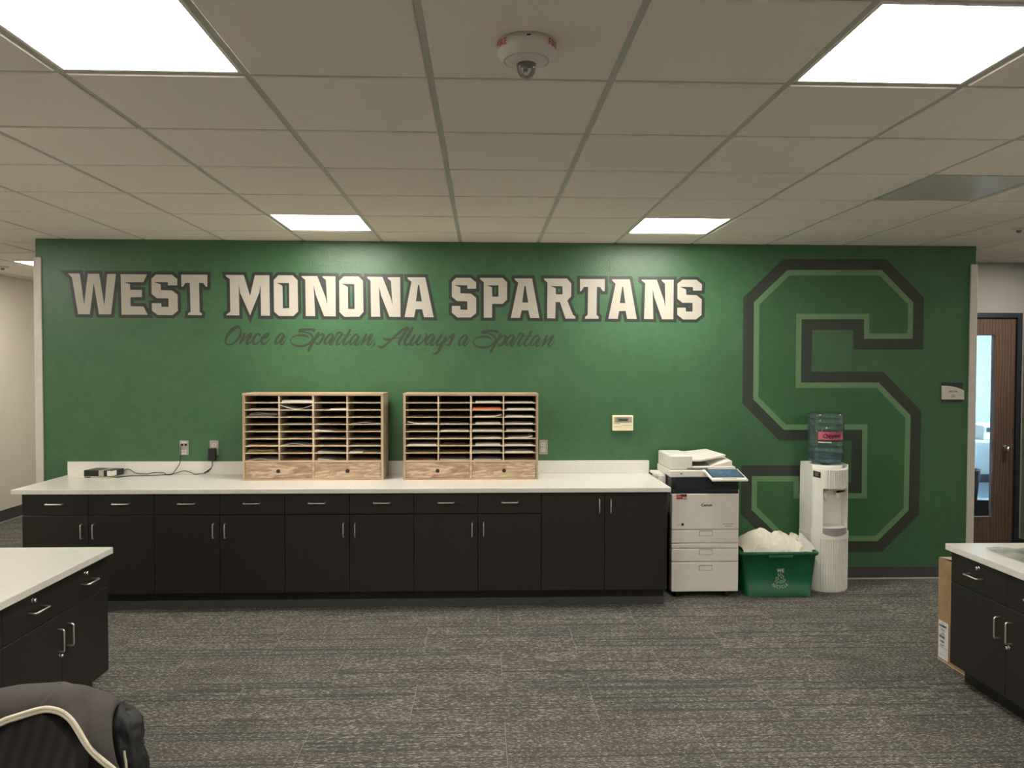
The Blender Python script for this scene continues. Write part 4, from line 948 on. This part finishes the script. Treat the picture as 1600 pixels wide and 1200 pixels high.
# ------------------------------------------------------------------ water cooler
wc = thing('water_cooler', (2.64, 5.93, 0), 'white floor standing water cooler with ribbed front and grey drip tray', 'water cooler')
cx0, cx1, cyb, cyf = 2.510, 2.790, 6.06, 5.835; cxm = (cx0+cx1)/2; bow = .082
def yfront(x, k=1.0): u = (x-cxm)/((cx1-cx0)/2); return cyf-bow*k*max(0, 1-u*u)**.72
def profile(grow=0, ribs=None, nseg=96, notch=None, xa=None):
    out = []
    for i in range(nseg+1):
        x = cx0-grow+(cx1-cx0+2*grow)*i/nseg; xx = min(max(x, cx0), cx1); y = yfront(xx)-grow
        if ribs and ribs[0] < x < ribs[1]:
            ph = ((x-ribs[0])/ribs[2]) % 1; y += .0085*(1 if ph < .36 else 0)
        out.append((x, y))
    return out+[(cx1+grow, cyb), (cx0-grow, cyb)]
MB().prism(profile(.004, (2.555, 2.778, .0172), 220), .012, .425).build('lower_front', 'cool_plastic', wc)
MB().prism(profile(-.006), .0, .012).build('foot', 'recess', wc)
# swept collar of the lower front
mb = MB(); n_ = 40; vs = []
for i in range(n_+1):
    x = cx0-.006+(cx1-cx0+.012)*i/n_; xx = min(max(x, cx0), cx1); u = (xx-cxm)/((cx1-cx0)/2); rise = .050*max(0, -u)**1.6+.030*max(0, u)**2.5
    y = yfront(xx)-.005
    vs += [(x, y, .40), (x, y-.001, .425+rise), (x, y+.012, .425+rise), (x, y+.012, .40)]
fs = []
for i in range(n_):
    a = i*4; fs += [(a, a+4, a+5, a+1), (a+1, a+5, a+6, a+2), (a+2, a+6, a+7, a+3), (a+3, a+7, a+4, a)]
mb.add(vs, fs+[(0, 1, 2, 3), (n_*4, n_*4+1, n_*4+2, n_*4+3)]); mb.build('collar', 'cool_plastic', wc)
rx0, rx1 = 2.570, 2.768; ydp = 5.885
def notchprof():
    out = []
    for i in range(25): x = cx0+(rx0-cx0)*i/24; out.append((x, yfront(x)))
    out += [(rx0, ydp), (rx1, ydp)]
    for i in range(13): x = rx1+(cx1-rx1)*i/12; out.append((x, yfront(x)))
    return out+[(cx1, cyb), (cx0, cyb)]
MB().prism(notchprof(), .425, .786).build('middle_housing', 'cool_plastic', wc)
MB().box(rx0+.0005, ydp-.004, .50, rx1-.0005, ydp-.0005, .785).build('recess_back', 'recess', wc)
MB().prism(profile(0, (2.600, 2.778, .0172), 220), .786, .925).build('upper_front', 'cool_plastic', wc)
# top cap with a raised sweeping rim, deeper at the right
mb = MB(); n_ = 48; vs = []
for i in range(n_+1):
    x = cx0+(cx1-cx0)*i/n_; u = (x-cxm)/((cx1-cx0)/2); y = yfront(x); zt = .962-.030*max(0, 1-u*u)**.8
    vs += [(x, y, .925), (x, y+.002, zt), (x, y+.014, zt-.002), (x, y+.05, .930), (x, cyb, .930)]
fs = []
for i in range(n_):
    for j in range(4): a = i*5+j; fs.append((a, a+5, a+6, a+1))
mb.add(vs, fs, True)
mb.build('top_cap', 'cool_plastic', wc)
mb = MB().box(cx0, cyf, .925, cx0+.008, cyb, .962).box(cx1-.008, cyf, .925, cx1, cyb, .962).box(cx0, cyb-.01, .925, cx1, cyb, .962); mb.build('top_rim', 'cool_plastic', wc)
bcx, bcy = 2.662, 5.945
MB().lathe([(.125, .930), (.130, .945), (.118, .957), (.105, .950), (.055, .935)], (bcx, bcy, 0), 48, caps=False).build('bottle_seat', 'cool_plastic', wc)
# drip tray
out = []
for i in range(21): x = rx0+.001+(rx1-rx0-.002)*i/20; out.append((x, yfront(x)-.001))
MB().prism(out+[(rx1-.001, ydp-.006), (rx0+.001, ydp-.006)], .426, .486).build('drip_tray', 'tray_grey', wc)
out2 = [(x, y+.006) for x, y in out]
MB().prism(out2+[(rx1-.004, ydp-.008), (rx0+.004, ydp-.008)], .486, .491).build('drip_grid', 'recess', wc)
for x, mt in ((2.620, 'cool_plastic'), (2.715, 'black')):
    tp_ = MB().tube([(x, ydp-.003, .735), (x, ydp-.03, .735), (x, ydp-.042, .728)], [.014, .014, .012], 14).tube([(x, ydp-.036, .735), (x, ydp-.042, .70), (x, ydp-.044, .685)], [.011, .009, .008], 12).build('tap', 'white_plastic', wc)
    MB().tube([(x, ydp-.034, .748), (x+.004, ydp-.045, .753), (x+.040, ydp-.075, .764)], [.010, .009, .005], 10).build('lever', mt, tp_)
def onfront(x, z, d): return (x, yfront(x)-d, z)
MB().grid(lambda u, v: onfront(2.514+.040*u, .872+.046*v-.008*u, .0015), 8, 1).build('maker_label', 'black', wc)
mb = MB()
for q in range(5): mb.grid(lambda u, v: onfront(2.522+.020*u, .905-.006*q+.0028*v-.004*u, .0022), 4, 1)
mb.build('label_print', 'grey_line', wc)
# bottle
wb = thing('water_bottle', (bcx, bcy, .935), 'large blue tinted water bottle with pink label upside down on the white cooler', 'water bottle')
prof = [(.028, .937), (.030, .950), (.060, .962), (.105, .970), (.124, .985), (.130, 1.005), (.131, 1.020), (.1295, 1.030), (.1345, 1.040), (.1365, 1.052), (.1365, 1.066), (.1345, 1.078), (.1285, 1.086), (.1315, 1.095), (.133, 1.105), (.133, 1.245), (.1295, 1.252), (.1345, 1.262), (.1365, 1.272), (.1365, 1.286), (.1335, 1.297), (.129, 1.303), (.133, 1.312), (.134, 1.325), (.130, 1.343), (.118, 1.353), (.100, 1.352), (.085, 1.346), (.001, 1.340)]
MB().lathe(prof, (bcx, bcy, 0), 64, caps=False).build('bottle_shell', 'bottle', wb)
MB().lathe([(.026, .940), (.028, .952), (.058, .965), (.103, .973), (.121, .987), (.127, 1.005), (.128, 1.030), (.129, 1.040), (.0005, 1.040)], (bcx, bcy, 0), 64, caps=False).build('water', 'water', wb)
n = N('pink_label'); sx_ = n.n('ShaderNodeSeparateXYZ'); v_ = n.pos(); n.l(v_, sx_.inputs[0]); n.set(n.ramp(n.noise(v_, 30, 3), [(.35, (.42, .05, .10, 1)), (.7, (.62, .16, .22, 1))]), .35); M['pink'] = n.m
def lab(a, z, r=.1342): th = -PI/2+a; return (bcx+r*math.cos(th), bcy+r*math.sin(th), z)
lc = .0
def strip(a0, a1, z0, z1, r=.1342, n=14): 
    return MB().grid(lambda u, v: lab(a0+(a1-a0)*u, z0+(z1-z0)*v, r), n, 1)
LA0, LA1 = -.75, .62
off = 0
lb_ = strip(-.83, .68, 1.150, 1.212).build('label', 'pink', wb)
strip(-.83, .68, 1.139, 1.147).build('label_band', 'black', wb)
strip(-.83, -.10, 1.128, 1.136).build('label_tag', 'ivory', wb)
mb = MB(); puttext(mb, 'Chippewa', .044, lambda u, v: lab(u/.134-.06, 1.168+v+.05*u, .1349), .9, .85, .0012); mb.build('label_lettering', 'copier_dark', lb_, fix=False)

# ------------------------------------------------------------------ desks at left and right
DT = .75
def lockset(p, out, name, par):
    mb = MB(); o = Vector(out)
    pts = [Vector(p)+o*.0, Vector(p)+o*.006, Vector(p)+o*.008]
    mb.tube([Vector(p), Vector(p)+o*.003], .0105, 16); mb.tube([Vector(p)+o*.003, Vector(p)+o*.016], [.0085, .0080], 16)
    return mb.build(name, 'chrome', par)
def desk(side, labels):
    sg = 1 if side == 'L' else -1                      # outward X direction of the drawer face
    XF = -1.970 if side == 'L' else 2.540; XE = -1.951 if side == 'L' else 2.520
    YE = 4.172 if side == 'L' else 4.135; YC = 4.150 if side == 'L' else 4.110
    back = XF-sg*1.25; out = Vector((sg, 0, 0))
    ys = [YC, YC-.90, YC-1.80]
    ylo = ys[-1]-.01
    tp_ = MB().rbox(min(XE, back), ylo, DT-.034, max(XE, back), YE, DT, .003, 2)
    tag(tp_.build('countertop', 'quartz'), labels[0], 'countertop', 'speckled desk tops on dark cabinets')
    for k in range(2):
        ya, yb = ys[k+1], ys[k]
        t = thing('desk_cabinet', ((XF+back)/2, (ya+yb)/2, 0), labels[1+k], 'cabinet', 'dark desk cabinets')
        bx = sorted((XF-sg*.020, back)); MB().box(bx[0], ya+.0005, .102, bx[1], yb-.0005, DT-.035).build('body', 'laminate', t)
        bx = sorted((XF-sg*.085, back)); MB().box(bx[0], ya+.0005, 0, bx[1], yb-.0005-(0.0), .102).build('toe_kick', 'toe', t)
        for s in (0, 1):
            y1_ = yb-s*.45-.0015; y0_ = yb-(s+1)*.45+.0015; bx = sorted((XF, XF-sg*.019))
            d = MB().rbox(bx[0], y0_, .551, bx[1], y1_, DT-.038, .0015, 1).build('drawer', 'laminate', t)
            pull(0, 0, False, 'handle', d, 0, base=Vector((XF, (y0_+y1_)/2+.005, .634)), wdir=Vector((0, 1, 0)), out=out, proj=.040, L=.108)
            lockset((XF, (y0_+y1_)/2-.01, .680), out, 'lock', d)
            d = MB().rbox(bx[0], y0_, .105, bx[1], y1_, .547, .0015, 1).build('door', 'laminate', t)
            hy = yb-.45+(.042 if s == 0 else -.042)
            pull(0, 0, True, 'handle', d, 0, base=Vector((XF, hy, .433)), out=out, proj=.032, L=.104)
            if s == 1: lockset((XF, yb-.45-.022, .355), out, 'lock', d)
desk('L', ['speckled cream desk top at the lower left, in front of the long counter', 'dark desk cabinet at the lower left, the end nearer the green wall', 'dark desk cabinet at the left edge behind the draped chair'])
desk('R', ['speckled cream desk top at the lower right, beside the cardboard box', 'dark desk cabinet at the lower right, the end next to the cardboard box', 'dark desk cabinet at the lower right, the end nearer the viewer'])
# wrapped green print on the right desk
t = thing('wrapped_poster', (2.85, 3.8, DT), 'green printed sheet in crumpled clear plastic on the right desk top', 'poster')
def wr(x0, x1, y0, y1, z, seed, amp):
    return MB().grid(lambda u, v: (x0+(x1-x0)*u+.09*(1-v)*0+.02*noise.noise(Vector((u*3, v*3, seed))), y0+(y1-y0)*v+.015*noise.noise(Vector((v*4, u*2, seed+3))), z+amp*(.5+noise.noise(Vector((u*7+seed, v*7, 1.0))))), 40, 30)
wr(2.78, 3.35, 3.45, 3.93, DT+.003, 2.0, .003).build('printed_sheet', 'greenprint', t)
wr(2.645, 3.40, 3.40, 3.985, DT+.006, 5.0, .008).build('plastic_wrap', 'plastic_wrap', t)

# cardboard box behind the right desk
cb = thing('cardboard_box', (2.77, 4.29, 0), 'narrow brown cardboard box with white shipping label, standing open behind the right desk', 'box')
bx0_, bx1_, by0_, by1_, bz = 2.670, 3.20, 4.150, 4.440, .598
mb = MB(); w = .005
mb.box(bx0_, by0_, 0, bx0_+w, by1_, bz); mb.box(bx1_-w, by0_, 0, bx1_, by1_, bz); mb.box(bx0_+w, by0_, 0, bx1_-w, by0_+w, bz); mb.box(bx0_+w, by1_-w, 0, bx1_-w, by1_, bz); mb.box(bx0_+w, by0_+w, 0, bx1_-w, by1_-w, w)
mb.build('box_body', 'cardboard', cb)
MB().add([(bx0_+.006, by1_-.002, bz), (bx1_-.006, by1_-.002, bz), (bx1_-.05, by1_-.14, bz+.012), (bx0_+.02, by1_-.14, bz+.012), (bx0_+.006, by1_-.002, bz-.004), (bx1_-.006, by1_-.002, bz-.004), (bx1_-.05, by1_-.14, bz+.008), (bx0_+.02, by1_-.14, bz+.008)],
         [(0, 1, 2, 3), (4, 5, 6, 7), (0, 1, 5, 4), (1, 2, 6, 5), (2, 3, 7, 6), (3, 0, 4, 7)]).build('flap', 'cardboard_edge', cb)
MB().box(bx0_-.0004, by0_, .0, bx0_+.0, by1_, .006).build('bottom_tape', 'cardboard_edge', cb)
xl = bx0_-.0012
sl = MB().box(xl, 4.336, .016, bx0_-.0004, 4.430, .234).build('shipping_label', 'white_flat', cb)
mb = MB(); rr = random.Random(4)
def bar(y0, y1, z0, z1): mb.add([(xl-.0006, y0, z0), (xl-.0006, y1, z0), (xl-.0006, y1, z1), (xl-.0006, y0, z1)], [(0, 1, 2, 3)])
for z0, z1, ya, yb in ((.200, .214, 4.356, 4.422), (.135, .150, 4.366, 4.422), (.110, .122, 4.372, 4.414), (.162, .170, 4.374, 4.392)):
    y = ya
    while y < yb: wv = rr.choice((.0012, .002, .003)); bar(y, y+wv, z0, z1); y += wv+rr.choice((.001, .0018))
for z in (.222, .187, .180, .156, .096, .090): bar(4.36+rr.random()*.02, 4.40+rr.random()*.015, z, z+.0025)
bar(4.337, 4.429, .0815, .0835); bar(4.36, 4.415, .040, .0412); bar(4.352, 4.353, .04, .075)
mb.build('label_print', 'black', sl, fix=False)
MB().add([(bx0_-.001, 4.335, .500), (bx0_-.001, 4.352, .497), (bx0_-.012, 4.340, .522)], [(0, 1, 2)]).build('torn_tape', 'cardboard_edge', cb)

# ------------------------------------------------------------------ chair with a jacket over its back
ch = thing('office_chair', (-1.06, 1.60, 0), 'dark ribbed office chair at the lower left corner with a jacket over its back', 'chair')
bc = -1.085; BY = 1.80
def shell(u, v, off, hw_=.222, ztop=.955, zbot=.52, crv=.045):
    x = (u*2-1); z = zbot+(ztop-zbot)*v
    k = 1-.10*v**3; rr_ = max(0, v-.86)/.14
    return (bc+x*hw_*k*(1-.18*rr_**2), BY+off-crv*(x*x)-.02*(v-.5)**2+.42*(z-.955), z-.045*abs(x)**2.6*v)
mb = MB(); nu, nv = 24, 20
f0 = [shell(i/nu, j/nv, -.028) for j in range(nv+1) for i in range(nu+1)]; f1 = [shell(i/nu, j/nv, .030) for j in range(nv+1) for i in range(nu+1)]
q = lambda i, j: j*(nu+1)+i
fs = [(q(i, j), q(i+1, j), q(i+1, j+1), q(i, j+1)) for j in range(nv) for i in range(nu)]; K = len(f0)
fs += [tuple(K+a for a in f) for f in fs]
edge = [q(i, 0) for i in range(nu)]+[q(nu, j) for j in range(nv)]+[q(i, nv) for i in range(nu, 0, -1)]+[q(0, j) for j in range(nv, 0, -1)]
fs += [(edge[i], edge[(i+1) % len(edge)], K+edge[(i+1) % len(edge)], K+edge[i]) for i in range(len(edge))]
mb.add(f0+f1, fs, True); mb.build('backrest', 'ribbed', ch, bevel=.010)
MB().rbox(bc-.24, 1.26, .42, bc+.24, 1.74, .50, .03, 4).build('seat', 'ribbed', ch)
MB().tube([(bc, 1.60, .42), (bc, 1.80, .40), (bc, 1.865, .46), (bc, 1.86, .62)], .022, 12).build('back_support', 'black', ch)
MB().lathe([(.028, .10), (.028, .30), (.018, .30), (.018, .42)], (bc, 1.52, 0), 20).build('gas_post', 'black', ch)
for k in range(5):
    a = k*2*PI/5+.3; e = Vector((bc+.30*math.cos(a), 1.52+.30*math.sin(a), .07)); lg = MB().tube([(bc, 1.52, .11), ((bc+e.x)/2, (1.52+e.y)/2, .095), tuple(e)], [.026, .021, .016], 10).build('base_leg', 'black', ch)
    MB().lathe([(.0001, -.02), (.027, -.02), (.028, 0), (.027, .02), (.0001, .02)], (e.x, e.y, .0285), 18, 'X').build('caster', 'rubber', lg)

jk = thing('draped_jacket', (-1.05, 1.80, .97), 'dark grey jacket with cream piping draped over the back of the office chair', 'jacket')
JY = 1.745
top = [(-170, 1122), (-120, 1102), (-60, 1088), (0, 1077), (30, 1072), (75, 1069), (95, 1067.5), (110, 1071), (130, 1073), (150, 1079), (172, 1086), (182, 1091), (188, 1099)]
low = [(-170, 1240), (-120, 1205), (-60, 1162), (0, 1130), (30, 1119), (60, 1110), (78, 1108), (97, 1113), (112, 1125), (124, 1143), (134, 1160), (150, 1179), (180, 1204), (188, 1214)]
def lerp1(tab, x):
    for (a, b), (c, d) in zip(tab, tab[1:]):
        if x <= c: return b+(d-b)*(x-a)/(c-a)
    return tab[-1][1]
tops = catmull(top, 6); lows = catmull(low, 6)
TL = .45
def tilt(px, py):
    d = ray(px, py); k = (JY+TL*(EYE-.96))/(d.y-TL*d.z); q = d*k; return Vector((q.x, q.y, q.z+EYE))
def jfn(u, v):
    px = -170+358*u; A = tilt(px, lerp1(lows, px)); T = onY(px, lerp1(tops, px), JY+.055)
    C = Vector((T.x, JY+TL*(T.z-.96)-.004, T.z+.002)); sh = .10*max(0, u-.6)
    if v < .7:
        s = v/.7; p = A*(1-s)**2+C*(2*s*(1-s))+T*s*s
        if v < .12: p = p+Vector((0, .0, 0))
    elif v < .8:
        s = (v-.7)/.1; p = T+Vector((-sh*s, .05*math.sin(s*PI/2), -.05*(1-math.cos(s*PI/2))))
    else:
        s = (v-.8)/.2; p = T+Vector((-sh-.01*s, .05+.01*s, -.05-.38*s))
    x, y, z = p
    q = Vector((x*9, z*9, 3.3)); w = noise.noise(q)*.009+noise.noise(q*2.3)*.004
    w += .0040*math.sin((x*1.2+z*.55)*95)*max(0, 1-abs((x+.89)/.08))*max(0, min(1, (T.z-z)/.02))*(v < .7)
    d_ = x+.987-(z-.950)*.55
    if v < .7: w -= .0055*math.exp(-(d_/.0035)**2)*min(1, v/.25); w += .004*math.exp(-((d_-.010)/.008)**2)*min(1, v/.25)
    w *= min(1, abs(v)/.08+.15)
    return (x, y-w*(1 if v < .75 else -.5), z+w*.5*(v < .75))
solid(MB().grid(jfn, 150, 90).build('jacket_body', 'fleece', jk, fix=False), .004)
# cream piping along the front edge
pts = []
for i in range(60):
    u = .02+.97*i/59; p = Vector(jfn(u, 0.0)); pts.append(p+Vector((0, -.002, 0)))
mb = MB(); vs = []
for i, p in enumerate(pts):
    tt = (pts[min(i+1, 59)]-pts[max(i-1, 0)]).normalized(); nn = Vector((-tt.z, 0, tt.x))
    h = .0085
    for a, b in ((-1, 0), (-.6, -1), (-.06, -1.1), (0, -.35), (.06, -1.1), (.6, -1), (1, 0), (0, .6)): vs.append(tuple(p+nn*h*a+Vector((0, .0035*b, 0))))
fs = [(i*8+k, i*8+(k+1) % 8, (i+1)*8+(k+1) % 8, (i+1)*8+k) for i in range(59) for k in range(8)]
mb.add(vs, fs, True); mb.build('cream_piping', 'trim_cream', jk)
# hanging black sleeve
def sleeve(u, v):
    a = 2*PI*u; cxs = -.842+.036*v+.005*math.sin(5*v); cys = 1.85-.06*v; rx = .032+.016*v; ry = .040+.01*v
    z = .912-.42*v-.012*math.cos(a)*(1-v)
    if v < .08: k_ = math.sqrt(max(0, 1-(1-v/.08)**2)); rx *= k_; ry *= k_
    q = Vector((math.cos(a)*2.2, math.sin(a)*2.2, v*8)); w = 1+.16*noise.noise(q)+.14*noise.noise(q*2.3)+.10*noise.noise(q*4.7)
    return (cxs+rx*w*math.cos(a), cys+ry*w*math.sin(a), z)
MB().grid(sleeve, 48, 60).build('sleeve', 'nylon', jk)
cs = [tuple(onY(x, y, 1.775-(y-1173)*.0004)) for x, y in ((194, 1173), (195, 1182), (197, 1195), (198, 1225), (198, 1260))]
MB().tube(catmull(cs, 5), .0028, 8).build('sleeve_piping', 'trim_cream', jk)

for o in bpy.data.objects:
    if '_o' in o: del o['_o']
